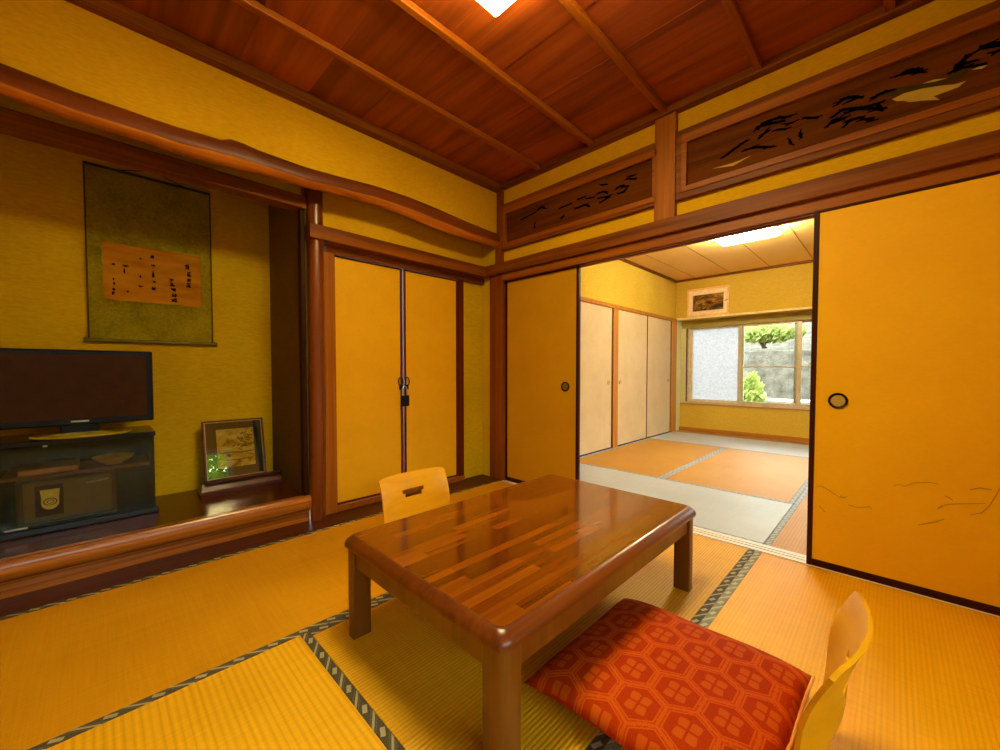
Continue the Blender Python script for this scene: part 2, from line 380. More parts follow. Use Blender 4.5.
def brocade():
    t = NT('red_brocade')
    tc = t.n('ShaderNodeTexCoord'); sp = t.n('ShaderNodeSeparateXYZ'); t.l(tc.outputs['Object'], sp.inputs[0])
    SX, SY = .118, .19
    def cell(off):
        lx = t.math('MULTIPLY', t.math('SUBTRACT', t.math('FRACT', t.math('ADD', t.math('DIVIDE', sp.outputs['X'], SX), off)), .5), SX)
        ly = t.math('MULTIPLY', t.math('SUBTRACT', t.math('FRACT', t.math('ADD', t.math('DIVIDE', sp.outputs['Y'], SY), off)), .5), SY)
        ax_, ay_ = t.math('ABSOLUTE', lx), t.math('ABSOLUTE', ly)
        hd = t.math('MAXIMUM', t.math('MULTIPLY', ax_, 2/SX), t.math('ADD', t.math('MULTIPLY', ax_, 1/SX), t.math('MULTIPLY', ay_, 3/SY)))
        mn = t.math('MINIMUM', ax_, ay_)
        rr = t.math('POWER', t.math('ADD', t.math('POWER', ax_, 2.0), t.math('POWER', t.math('MULTIPLY', ay_, .85), 2.0)), .5)
        lobes = t.math('ADD', .021, t.math('MULTIPLY', mn, .5))
        return hd, t.math('MULTIPLY', t.math('GREATER_THAN', mn, .003), t.math('LESS_THAN', rr, lobes))
    h1, p1 = cell(0.0); h2, p2 = cell(.5)
    hm = t.math('MINIMUM', h1, h2); pet = t.math('MAXIMUM', p1, p2)
    line = t.math('LESS_THAN', t.math('ABSOLUTE', t.math('SUBTRACT', hm, .84)), .03)
    line2 = t.math('LESS_THAN', t.math('ABSOLUTE', t.math('SUBTRACT', hm, .97)), .03)
    inside = t.math('LESS_THAN', hm, .80)
    n = t.noise(t.coord((400, 120, 1)), 1, 2)
    base = t.ramp(n, [(.3, lin('A03002')), (.7, lin('BA3E02'))])
    col = t.mix(t.math('MULTIPLY', inside, .5), base, lin('962602'))
    fig = t.math('MAXIMUM', t.math('MAXIMUM', line, line2), pet)
    sm = t.noise(t.coord((90, 90, 1)), 1, 2)
    fig2 = t.math('MULTIPLY', t.math('GREATER_THAN', hm, .9), t.math('GREATER_THAN', sm, .54))
    col = t.mix(t.math('MULTIPLY', t.math('MAXIMUM', fig, fig2), .38), col, lin('D06A14'))
    return t.bsdf(col, .7, .05, bump=t.math('ADD', fig, t.math('MULTIPLY', n, .3)), bs=.12, bd=.002)
M['brocade'] = brocade()

def scrollcloth():
    t = NT('scroll_brocade')
    a = t.noise(t.coord((5, 5, 5)), 1, 4, .6); b = t.noise(t.coord((70, 70, 70)), 1, 2)
    f = t.math('ADD', t.math('MULTIPLY', a, .65), t.math('MULTIPLY', b, .35))
    return t.bsdf(t.ramp(f, [(.36, lin('948A10')), (.52, lin('BCAA20')), (.66, lin('D2BE2C'))]), .85, .1)
M['scroll'] = scrollcloth()
def sheetmat():
    t = NT('aged_paper'); a = t.noise(t.coord((3, 3, 14)), 1, 4, .6)
    return t.bsdf(t.ramp(a, [(.35, lin('A0640A')), (.65, lin('BC8018'))]), .85, .1)
M['aged'] = sheetmat()
def etching(name, cols, sc):
    t = NT(name); a = t.noise(t.coord(sc), 1, 6, .65, 1.2)
    return t.bsdf(t.ramp(a, cols), .6, .2)
M['landscape'] = etching('sepia_landscape', [(.36, lin('7A5C14')), (.47, lin('D0AA3C')), (.62, lin('F0D070'))], (9, 9, 16))
M['flowerpic'] = etching('dark_flower_print', [(.38, lin('3A2808')), (.52, lin('7A5416')), (.68, lin('C08A34'))], (7, 7, 9))
M['matboard_dk'] = plain('black_matboard', '14100A', .6)
M['matboard_lt'] = plain('peach_matboard', 'FFE0AC', .7)
M['gold'] = plain('thin_gilt', 'A8803C', .4, .5, .5)
M['rosewood'] = wood('rosewood_stand', '3E1204', '64220A', 1, .4, .3, coat=.05)

# ------------------------------------------------------------ camera, light
cam = bpy.data.objects.new('camera', bpy.data.cameras.new('camera')); COL.objects.link(cam)
cam.location = (2.414, -2.414, .945); cam.rotation_euler = (pi/2 - .0297, 0, .7795)
cam.data.sensor_width = 36; cam.data.lens = 398.1 / 1000 * 36; cam.data.shift_y = .00735; cam.data.clip_start = .02
S.camera = cam
S.view_settings.view_transform = 'Standard'; S.view_settings.look = 'None'
S.cycles.use_denoising = True; S.cycles.max_bounces = 8; S.cycles.diffuse_bounces = 5; S.cycles.transparent_max_bounces = 12
S.cycles.sample_clamp_indirect = 6; S.cycles.caustics_reflective = False; S.cycles.caustics_refractive = False
w = bpy.data.worlds.new('sky'); S.world = w; w.use_nodes = True
bg = w.node_tree.nodes['Background']; bg.inputs[0].default_value = (.86, .94, 1.0, 1); bg.inputs[1].default_value = 11.0
sun = bpy.data.objects.new('sun', bpy.data.lights.new('sun', 'SUN')); COL.objects.link(sun)
sun.data.energy = 3.2; sun.data.angle = math.radians(3); sun.data.color = (1, .93, .8)
d = Vector((-1, 0, -1.15)); sun.rotation_euler = d.to_track_quat('-Z', 'Y').to_euler()

# ------------------------------------------------------------ setting: floor, walls, ceiling
b = B(); box(b, -1.0, 4.0, -4.0, 4.25, -.2, -.05); struct('floor', b, M['bottom'], 'dark subfloor beneath all the tatami mats', cat='floor')
# left side of the near room
b = B(); box(b, -.06, 0, -4, .1, 2.05, 2.6); box(b, -.25, -.06, -4, .1, 2.28, 2.6); struct('wall_left', b, M['plaster'], 'yellow sand plaster wall above the curved log beam', cat='wall')
b = B(); box(b, -.3, -.2, -1.5, .03, 1.80, 2.29); struct('wall_left_small', b, M['plaster'], 'strip of yellow plaster between closet lintel and curved log', cat='wall')
b = B(); box(b, -.25, -.2, -3.3, -1.49, 1.99, 2.29); struct('wall_left_strip', b, M['plaster'], 'thin yellow strip between alcove lintel and curved log', cat='wall')
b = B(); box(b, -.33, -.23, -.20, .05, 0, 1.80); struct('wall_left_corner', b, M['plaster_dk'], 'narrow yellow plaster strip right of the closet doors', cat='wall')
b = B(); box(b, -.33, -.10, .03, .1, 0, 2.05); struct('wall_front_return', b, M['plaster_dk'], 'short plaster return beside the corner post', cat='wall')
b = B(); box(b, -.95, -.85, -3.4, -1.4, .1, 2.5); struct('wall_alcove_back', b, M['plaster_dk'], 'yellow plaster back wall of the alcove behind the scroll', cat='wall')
b = B(); box(b, -.95, -.2, -1.51, -1.46, .1, 2.5); struct('wall_alcove_right', b, plaster('alcove_side_shade_plaster', '6A5200', '7C6204'), 'shaded right side wall of the alcove', cat='wall')  # side wall shade is put into this darker plaster colour
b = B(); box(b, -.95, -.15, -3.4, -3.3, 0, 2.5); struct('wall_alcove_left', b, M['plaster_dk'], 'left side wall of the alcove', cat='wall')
b = B(); box(b, -.85, -.2, -3.3, -1.5, 2.3, 2.36); struct('ceiling_alcove', b, M['wood_y'], 'timber ceiling inside the alcove', cat='ceiling')
b = B(); box(b, -.35, 0, -4.0, -3.4, 0, 2.05); struct('wall_left_end', b, M['plaster'], 'yellow plaster wall left of the alcove', cat='wall')
# rest of the room around the camera
b = B(); box(b, -.35, 4.0, -4.0, -3.84, -.05, 2.6); struct('wall_back', b, M['plaster'], 'yellow plaster wall behind the viewpoint', cat='wall')
def holed_x(x0, x1, y0, y1, z0, z1, hy0, hy1, hz0, hz1):
    bm = B()
    box(bm, x0, x1, y0, hy0, z0, z1); box(bm, x0, x1, hy1, y1, z0, z1)
    box(bm, x0, x1, hy0, hy1, hz1, z1)
    if hz0 > z0: box(bm, x0, x1, hy0, hy1, z0, hz0)
    return bm
struct('wall_right', holed_x(3.83, 3.95, -4, .1, -.05, 2.6, -3.5, -.87, 0, 1.80), M['plaster'], 'yellow plaster wall with the garden doors', cat='wall')
# wall between the rooms
b = B(); box(b, 0, 3.9, .02, .09, 1.85, 2.6); struct('wall_front', b, M['plaster'], 'yellow plaster wall with transoms over the sliding doors', cat='wall')

# near ceiling: overlapping boards (each an island) lying across x, plus battens
b = B()
edges = [-.05 + .322*k for k in range(-1, 13)]
for k, (a, c) in enumerate(zip(edges, edges[1:])):
    dz = .004 * (k % 2)
    box(b, -.25, 3.95, -c + .0, -a + .004, 2.492 + dz, 2.52 + dz)
ce = struct('ceiling', b, M['ceil'], 'brown board ceiling with strong flame grain', cat='ceiling')
for i, x in enumerate([.468, .93, 1.42, 1.895, 2.37, 2.84, 3.31]):
    b = B(); box(b, x-.017, x+.017, -3.84, .02, 2.462, 2.493, .004)
    o = mk('ceiling_batten', b, M['batten'], ce)
b = B(); box(b, 0, .06, -3.84, 0, 2.438, 2.495, .004); struct('trim_1', b, M['wood_y'], 'brown timber ceiling rail along the alcove wall', cat='trim')
b = B(); box(b, 0.06, 3.83, -.035, .02, 2.452, 2.495, .003); struct('trim_2', b, M['wood_x'], 'brown timber ceiling rail over the transoms', cat='trim')

# curved natural log over the alcove and closet
prof = [(-3.86, 2.10, 2.01, 1.99), (-3.2, 2.098, 2.008, 1.99), (-2.644, 2.101, 2.007, 1.989), (-2.454, 2.088, 1.991, 1.974), (-2.226, 2.086, 1.994, 1.974), (-2.121, 2.087, 1.992, 1.968),
        (-2.007, 2.095, 2.004, 1.974), (-1.958, 2.095, 2.008, 1.977), (-1.916, 2.117, 2.012, 1.979), (-1.860, 2.118, 2.014, 1.983), (-1.792, 2.109, 2.014, 1.988), (-1.552, 2.106, 2.017, 1.996), (-1.369, 2.119, 2.031, 2.010),
        (-1.136, 2.140, 2.046, 2.022), (-.884, 2.146, 2.046, 2.014), (-.630, 2.134, 2.030, 1.990), (-.341, 2.114, 2.014, 1.983), (-.066, 2.104, 2.012, 1.989), (-.015, 2.104, 2.012, 1.990)]
rings = []
for y, zt, ze, zb in prof:
    h_ = zt - ze; c_ = ze - zb
    sec = [(-.10, zb + .085), (-.05, zb + .03), (-.025, zb + .004), (-.005, zb), (.008, zb + c_*.25), (.030, ze - c_*.25), (.040, ze + h_*.06), (.042, ze + h_*.18), (.036, ze + h_*.55), (.026, ze + h_*.85), (.010, zt - .004), (-.03, zt), (-.10, zt - .005)]
    rings.append([Vector((x, y, z)) for x, z in sec])
b = B(); loft(b, rings); b.normal_update()
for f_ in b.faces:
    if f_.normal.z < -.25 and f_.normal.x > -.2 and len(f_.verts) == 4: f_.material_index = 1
struct('trim_3', b, [M['log'], wood('log_lit_face', '8E4808', 'D88424', 1, .35, .35, grain=18, along=.8)], 'polished crooked natural log beam above the alcove and closet', 38, 'beam')  # paler wood on the underside imitates light reflected in the polish
# alcove lintel
b = B(); box(b, -.265, -.165, -3.3, -1.49, 1.935, 2.010, .004); struct('trim_4', b, M['wood_y'], 'square brown lintel across the top of the alcove', cat='beam')
# alcove post, round with a planed facet low on its right side
b = B()
rings = []
for z in [0, .05, .2, .4, .6, .66, .8, 1.2, 1.6, 1.95, 2.06]:
    r = .0515 - .006*z/2; ring = []
    for k in range(32):
        a = 2*pi*k/32; x = r*math.cos(a); y = r*math.sin(a)
        f = max(0.0, min(1, (.95 - z)/.9)); lim = r*(1 - .35*f)
        q = x*.55 + y*.835
        if q > lim: x -= (q-lim)*.55; y -= (q-lim)*.835
        ring.append(Vector((-.175 + x, -1.437 + y, z)))
    rings.append(ring)
loft(b, rings); struct('trim_5', b, M['post'], 'round polished brown alcove post with a flat facet near its foot', 50, 'post')
b = B(); box(b, -.24, -.19, -1.52, -1.492, .16, 1.935, .003); struct('trim_6', b, wood('dark_frame_strip', '261002', '3A1A04', 2, .6, .1), 'thin dark strip where alcove side wall meets the post', cat='trim')  # dark timber strip, front frame of the alcove side wall
# closet surround
b = B(); box(b, -.26, -.112, -1.492, 0.0, 1.755, 1.842, .004); struct('trim_7', b, M['wood_y'], 'brown rail above the two closet doors', cat='trim')
b = B(); box(b, -.27, -.195, -1.36, .03, 1.708, 1.757, .002); struct('trim_8', b, M['wood_y'], 'grooved head track of the closet doors', cat='trim')
b = B(); box(b, -.27, -.2, -1.385, -1.308, 0.0, 1.708, .003); struct('trim_9', b, M['wood_lt_z'], 'light brown jamb left of the closet doors', cat='trim')
b = B(); box(b, -.27, -.215, -.25, -.195, 0.0, 1.708, .003); struct('trim_10', b, M['lacquer_red'], 'reddish brown jamb right of the closet doors', cat='trim')
b = B(); box(b, -.28, -.205, -1.308, -.195, 0, .038, .002); struct('trim_11', b, M['wood_lt_x'], 'light brown sill under the closet doors', cat='trim')
b = B(); box(b, -.33, -.001, -1.49, .03, -.05, .002); struct('trim_12', b, M['jiita'], 'dark wooden floor board in front of the closet', cat='floor board')
b = B(); box(b, -.19, -.001, -3.84, -1.49, -.05, .002); struct('trim_13', b, M['jiita'], 'dark wooden floor board below the alcove step', cat='floor board')
# alcove floor and its front sill
b = B(); box(b, -.86, -.165, -3.3, -1.505, .12, .159); struct('floor_alcove', b, M['dark_x'], 'dark glossy raised floor of the alcove', cat='floor')
b = B()
pf = [(-.21, 0), (-.185, 0), (-.185, .068), (-.165, .075), (-.155, .09), (-.152, .12), (-.155, .15), (-.166, .162), (-.21, .162)]
loft(b, [[Vector((x, y, z)) for x, z in pf] for y in (-3.3, -1.49)])
struct('trim_14', b, M['kamachi'], 'striped polished timber step edge of the alcove', 40, 'step')
# corner post, nageshi, kamoi, sill
b = B(); box(b, -.10, .05, 0.0, .11, 0, 1.76, .003); struct('trim_15', b, M['wood_z'], 'square brown corner post between closet and sliding doors', cat='post')
b = B(); box(b, -.02, .055, -.012, .05, 1.84, 2.45, .003); struct('trim_16', b, M['wood_z'], 'upper corner post beside the small transom', cat='post')
b = B(); box(b, -.26, -.02, -.0, .06, 1.84, 2.28, .003); struct('wall_corner_fill', b, M['plaster_dk'], 'small plaster piece in the upper corner', cat='wall')
b = B(); box(b, -.118, 3.83, -.032, .05, 1.757, 1.845, .004); struct('trim_17', b, M['wood_x'], 'long brown rail over the sliding doors', cat='trim')
b = B()
for y0, y1 in ((-.002, .012), (.036, .05), (.076, .105)): box(b, .05, 3.83, y0, y1, 1.70, 1.757)
box(b, .05, 3.83, 0.0, .105, 1.715, 1.757); struct('trim_18', b, M['wood_lt_x'], 'grooved head track of the sliding doors', cat='trim')
b = B()
for y0, y1 in ((-.0015, .028), (.038, .060), (.070, .104)): box(b, .05, 3.83, y0, y1, -.05, .004)
sl = struct('trim_19', b, wood('pale_sill', 'DCD2C4', 'EEE6DA', 0, .35), 'pale worn floor track between the two rooms', cat='sill')
b = B(); box(b, .05, 3.83, -.001, .103, -.049, -.002); mk('track_groove', b, plain('groove_dark', '4A3A30', .8), sl)
b = B(); box(b, 1.358, 1.482, -.018, .06, 1.845, 2.452, .003); struct('trim_20', b, M['wood_lt_z'], 'short brown post between the two transoms', cat='post')

# ------------------------------------------------------------ transoms
def transom(label, x0, x1, zt, zb, pz1, pz0, px0, px1, strokes, extra=()):
    t = thing('transom_panel', label, 'transom', ((x0+x1)/2, 0, zb))
    b = B()
    box(b, x0, x1, -.012, .02, pz1 + .045, zt, .003); box(b, x0, x1, -.012, .02, zb, pz0 - .03, .003)
    box(b, x0, px0 - .02, -.012, .02, pz0 - .03, pz1 + .045, .002); box(b, px1 + .02, x1, -.012, .02, pz0 - .03, pz1 + .045, .002)
    mk('outer_frame', b, M['wood_x'], t)
    b = B()
    box(b, px0-.03, px1+.03, -.018, .02, pz1, pz1+.05, .004); box(b, px0-.03, px1+.03, -.018, .02, pz0-.035, pz0, .004)
    box(b, px0-.03, px0, -.0178, .02, pz0, pz1, .002); box(b, px1, px1+.03, -.0178, .02, pz0, pz1, .002)
    mk('inner_frame', b, M['wood_lt_x'], t)
    b = B(); box(b, px0-.005, px1+.005, .004, .021, pz0-.005, pz1+.005); p = mk('carved_board', b, M['ranma'], t)
    b = B()
    rn = random.Random(len(strokes))
    for s in strokes:
        stroke(b, s, .014 if len(s) > 2 else .012, ('y', .0012))
        for (xa, za), (xb, zb) in zip(s, s[1:]):
            for q in range(4):
                f = rn.random(); px_, pz_ = xa + (xb-xa)*f, za + (zb-za)*f; a = math.atan2(zb-za, xb-xa) + rn.uniform(-.5, .5); L = rn.uniform(.015, .034)
                stroke(b, [(px_ - L*math.cos(a), pz_ - L*.5*math.sin(a) + rn.uniform(-.006, .006)), (px_, pz_), (px_ + L*math.cos(a), pz_ + L*.5*math.sin(a))], .0065, ('y', .0013))
    mk('pine_carving_pattern', b, M['carve_dark'], p)
    for name, polys, mat, yy in extra:
        b = B()
        for q in polys: flatpoly(b, q, ('y', yy))
        mk(name, b, mat, p)
transom('small carved wooden transom in the room corner, dark pine openwork', .056, 1.357, 2.325, 1.948, 2.238, 2.003, .105, 1.345, SMALL)
transom('long carved wooden transom with pines and yellow cloud openwork, over right sliding door', 1.484, 3.5, 2.335, 1.94, 2.252, 2.008, 1.545, 3.44,
        BIG + [[(x + .72, z - .01) for x, z in s] for s in BIG[11:20]], [('olive_hill', OLIVE, M['carve_olive'], .0022), ('cloud_pattern', YEL, M['carve_yellow'], .0018)])

# ------------------------------------------------------------ sliding doors (fusuma)
def ring_poly(cx, cz, r, n=24): return [(cx + r*math.cos(2*pi*k/n), cz + r*math.sin(2*pi*k/n)) for k in range(n)]
M['brass_dk'] = plain('dark_brass', '7E5E1E', .4, .4, .2, var=.4, sc=260)
def pull(par, cx, cz, y, r=.036, pm='brass'):
    b = B(); M_ = lambda x, z, h: Vector((cx + x, y - h, cz + z))
    rings = []
    for rr, h in ((r*.72, .001), (r*.78, .005), (r, .006), (r, .0)):
        rings.append([Vector((cx + rr*math.cos(2*pi*k/28), y - h, cz + rr*math.sin(2*pi*k/28))) for k in range(28)])
    loft(b, rings, True, False); h = mk('finger_pull_ring', b, M['iron'], par, 60)
    b = B(); flatpoly(b, ring_poly(cx, cz, r*.74), ('y', y - .0015)); mk('finger_pull_plate', b, M[pm], par)
def fusuma(n, label, x0, x1, y, z0=.003, z1=1.703, art=None, mat='paper', lite=(), pullx=None, pz=.82):
    b = B(); box(b, x0+.018, x1-.018, y+.002, y+.022, z0+.03, z1-.012)
    d = struct('door_%d' % n, b, M[mat], label, cat='sliding door')
    b = B(); box(b, x0, x0+.021, y-.003, y+.025, z0, z1, .002); mk('stile', b, M['lacquer'], d)
    b = B(); box(b, x1-.021, x1, y-.003, y+.025, z0, z1, .002); mk('stile', b, M['lacquer'], d)
    b = B(); box(b, x0+.021, x1-.021, y-.003, y+.025, z0, z0+.033, .002); mk('bottom_rail', b, M['lacquer'], d)
    b = B(); box(b, x0+.021, x1-.021, y-.003, y+.025, z1-.014, z1, .002); mk('top_rail', b, M['lacquer'], d)
    if art:
        b = B()
        for i, s in enumerate(art): stroke(b, s, .004 if len(s) > 3 else .0055, ('y', y + .0012))
        mk('painted_grasses', b, M['reed'], d)
    if pullx: pull(d, pullx, pz, y + .002, pm='brass_dk' if mat == 'paper_dim' else 'brass')
    return d
fusuma(1, 'wide yellow paper sliding door with faint reed painting, right of the opening', 2.130, 3.06, .001, art=FR + [[(x + .45, z - .04) for x, z in s] for s in FR[3:8]], pullx=2.233, pz=.805)
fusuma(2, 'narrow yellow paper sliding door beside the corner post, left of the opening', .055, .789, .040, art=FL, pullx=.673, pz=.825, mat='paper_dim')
fusuma(3, 'yellow paper sliding door at the far right end of the track', 2.98, 3.82, .056)

# closet doors (hinged pair) on the recessed left wall
def closet(n, label, y0, y1, lock):
    b = B(); box(b, -.25, -.232, y0+.005, y1-.005, .05, 1.700)
    d = struct('door_%d' % n, b, M['paper_closet'], label, cat='closet door')
    for a, c in ((y0-.012, y0+.006), (y1-.006, y1+.012)):
        b = B(); box(b, -.254, -.226, a, c, .04, 1.706, .002); mk('stile', b, M['lacquer_red'], d)
    b = B(); box(b, -.254, -.226, y0+.006, y1-.006, .04, .054, .002); mk('bottom_rail', b, M['lacquer_red'], d)
    b = B(); box(b, -.254, -.226, y0+.006, y1-.006, 1.697, 1.706, .002); mk('top_rail', b, M['lacquer_red'], d)
    if lock:
        for s in (-1, 1):
            b = B(); cy = -.782 + s*.028
            for k in range(16):
                a0, a1 = 2*pi*k/16, 2*pi*(k+1)/16
                tube(b, [(-.222, cy + .019*math.cos(a0), .862 + .03*math.sin(a0)), (-.222, cy + .019*math.cos(a1), .862 + .03*math.sin(a1))], .0045, 6)
            box(b, -.226, -.219, cy-.012, cy+.012, .80, .835, .002)
            mk('hasp', b, M['iron'], d)
    return d
closet(4, 'left yellow paper closet door next to the round post', -1.301, -.800, True)
closet(5, 'right yellow paper closet door next to the plaster strip', -.764, -.262, False)
t = thing('padlock', 'black padlock hanging between the two closet doors', 'padlock', (-.212, -.782, .675))
b = B(); box(b, -.222, -.202, -.815, -.745, .675, .758, .006); mk('lock_body', b, M['iron'], t)
b = B(); tube(b, [(-.212, -.803, .75), (-.212, -.803, .80), (-.212, -.795, .82), (-.212, -.782, .828), (-.212, -.769, .82), (-.212, -.761, .80), (-.212, -.761, .75)], .005, 8); mk('shackle', b, M['silver'], t, 60)

# ------------------------------------------------------------ tatami
def mat(x0, x1, y0, y1, label, m, h, group=None):
    along_y = (y1 - y0) > (x1 - x0) - .05
    L, W = (y1-y0, x1-x0) if along_y else (x1-x0, y1-y0)
    t = thing('tatami_mat', label, 'tatami mat', ((x0+x1)/2, (y0+y1)/2, -.05), group)
    if along_y: t.rotation_euler = (0, 0, pi/2)
    bw = .031
    def part(name, bm, mt, loc):
        me = bpy.data.meshes.new(name); bm.to_mesh(me); bm.free(); me.materials.append(mt)
        o = bpy.data.objects.new(name, me); COL.objects.link(o); o.parent = t; o.location = loc
    b = B(); box(b, -L/2+.0008, L/2-.0008, -W/2+bw, W/2-bw, 0, .05, .0015); part('woven_surface', b, M[m], (0, 0, 0))
    for s in (-1, 1):
        b = B(); box(b, -L/2+.0008, L/2-.0008, -bw/2, bw/2-.0006, 0, .0508, .002); part('border_cloth', b, M[h], (0, s*(W/2-bw/2), 0))
mat(0, .927, -2.86, -.955, 'smooth tatami mat at the left, running along the alcove step', 'tatami_smooth', 'heri')
mat(0, .927, -.955, -.002, 'half tatami mat in the corner before the closet and narrow door', 'tatami_smooth', 'heri')
mat(0, .927, -3.84, -2.86, 'tatami mat in the rear corner by the alcove', 'tatami_smooth', 'heri')
mat(.927, 1.9165, -1.893, -.002, 'tatami mat lying under the low table', 'tatami_fine', 'heri')
mat(1.9165, 2.872, -1.892, -.002, 'ribbed tatami mat under the chair back, before the wide right door', 'tatami_warm', 'heri_grey')
mat(.927, 2.84, -2.87, -1.893, 'ribbed tatami mat at the near left, its dark border meeting the table leg', 'tatami', 'heri')
mat(2.872, 3.83, -1.9, -.002, 'tatami mat below the garden doors', 'tatami', 'heri_grey')
mat(.927, 2.84, -3.84, -2.87, 'tatami mat along the rear wall', 'tatami', 'heri')
mat(2.841, 3.83, -3.84, -1.901, 'tatami mat in the rear corner by the garden doors', 'tatami', 'heri')
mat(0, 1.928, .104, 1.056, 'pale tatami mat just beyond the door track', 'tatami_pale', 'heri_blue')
mat(0, .977, 1.056, 2.972, 'orange tatami mat beside the pale closets of the far room', 'tatami_far', 'heri_blue')
mat(.977, 1.93, 1.056, 2.972, 'pinkish orange tatami mat at the middle of the far room', 'tatami_far', 'heri_blue')
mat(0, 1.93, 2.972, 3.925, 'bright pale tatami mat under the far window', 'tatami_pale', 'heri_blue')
mat(1.93, 2.88, .104, 2.01, 'narrow visible tatami mat beside the right sliding door, far room', 'tatami_far', 'heri_blue')
mat(1.93, 2.88, 2.01, 3.925, 'tatami mat at the far room window, hidden by the right door', 'tatami_far', 'heri_blue')
mat(2.88, 3.83, .104, 2.01, 'tatami mat in the near right corner of the far room', 'tatami_far', 'heri_blue')
mat(2.88, 3.83, 2.01, 3.925, 'tatami mat in the far right corner of the far room', 'tatami_far', 'heri_blue')

# ------------------------------------------------------------ low table
t = thing('low_table', 'low glossy brown wooden table with a strip-laminated top', 'table', (1.42, -1.2, 0))
X0, X1, Y0, Y1 = 1.015, 1.825, -1.812, -.590
def cham(x0, x1, y0, y1, c): return [(x0+c, y0), (x1-c, y0), (x1, y0+c), (x1, y1-c), (x1-c, y1), (x0+c, y1), (x0, y1-c), (x0, y0+c)]
def rr_(x0, x1, y0, y1, z, c, k=4):
    out = []
    r = c
    return [Vector((x, y, z)) for x, y in rrect(x0, x1, y0, y1, r, k)]
b = B()
loft(b, [rr_(X0+.012, X1-.012, Y0+.012, Y1-.012, .318, .03), rr_(X0+.001, X1-.001, Y0+.001, Y1-.001, .322, .035), rr_(X0, X1, Y0, Y1, .332, .036),
         rr_(X0+.005, X1-.005, Y0+.005, Y1-.005, .343, .034), rr_(X0+.022, X1-.022, Y0+.022, Y1-.022, .357, .026), rr_(X0+.030, X1-.030, Y0+.030, Y1-.030, .3585, .022)])
top = mk('table_edge', b, M['table_edge'], t, 35)
b = B(); prism(b, rrect(X0+.0302, X1-.0302, Y0+.0302, Y1-.0302, .022, 4), .35, .3592); mk('table_top', b, M['table'], t)
for nm, q in (('apron', (X0+.06, X1-.06, Y0+.022, Y0+.042)), ('apron', (X0+.06, X1-.06, Y1-.042, Y1-.022)), ('apron', (X0+.022, X0+.042, Y0+.06, Y1-.06)), ('apron', (X1-.042, X1-.022, Y0+.06, Y1-.06))):
    b = B(); box(b, *q, .252, .3185, .002); mk(nm, b, M['table_leg'], t)
for sx in (0, 1):
    for sy in (0, 1):
        w_ = .066; x = X0+.010 if not sx else X1-.010-w_; y = Y0+.010 if not sy else Y1-.010-w_
        poly = []
        for cx, cy, a0, (ix, iy) in ((1, 0, -pi/2, (1, 0)), (1, 1, 0, (1, 1)), (0, 1, pi/2, (0, 1)), (0, 0, pi, (0, 0))):
            r = .034 if (ix == sx and iy == sy) else .004
            px = x + (w_ - r if ix else r); py = y + (w_ - r if iy else r)
            for k in range(7): poly.append((px + r*math.cos(a0 + pi/2*k/6), py + r*math.sin(a0 + pi/2*k/6)))
        b = B(); prism(b, poly, .0015, .3185); mk('leg', b, M['table_leg'], t, 40)

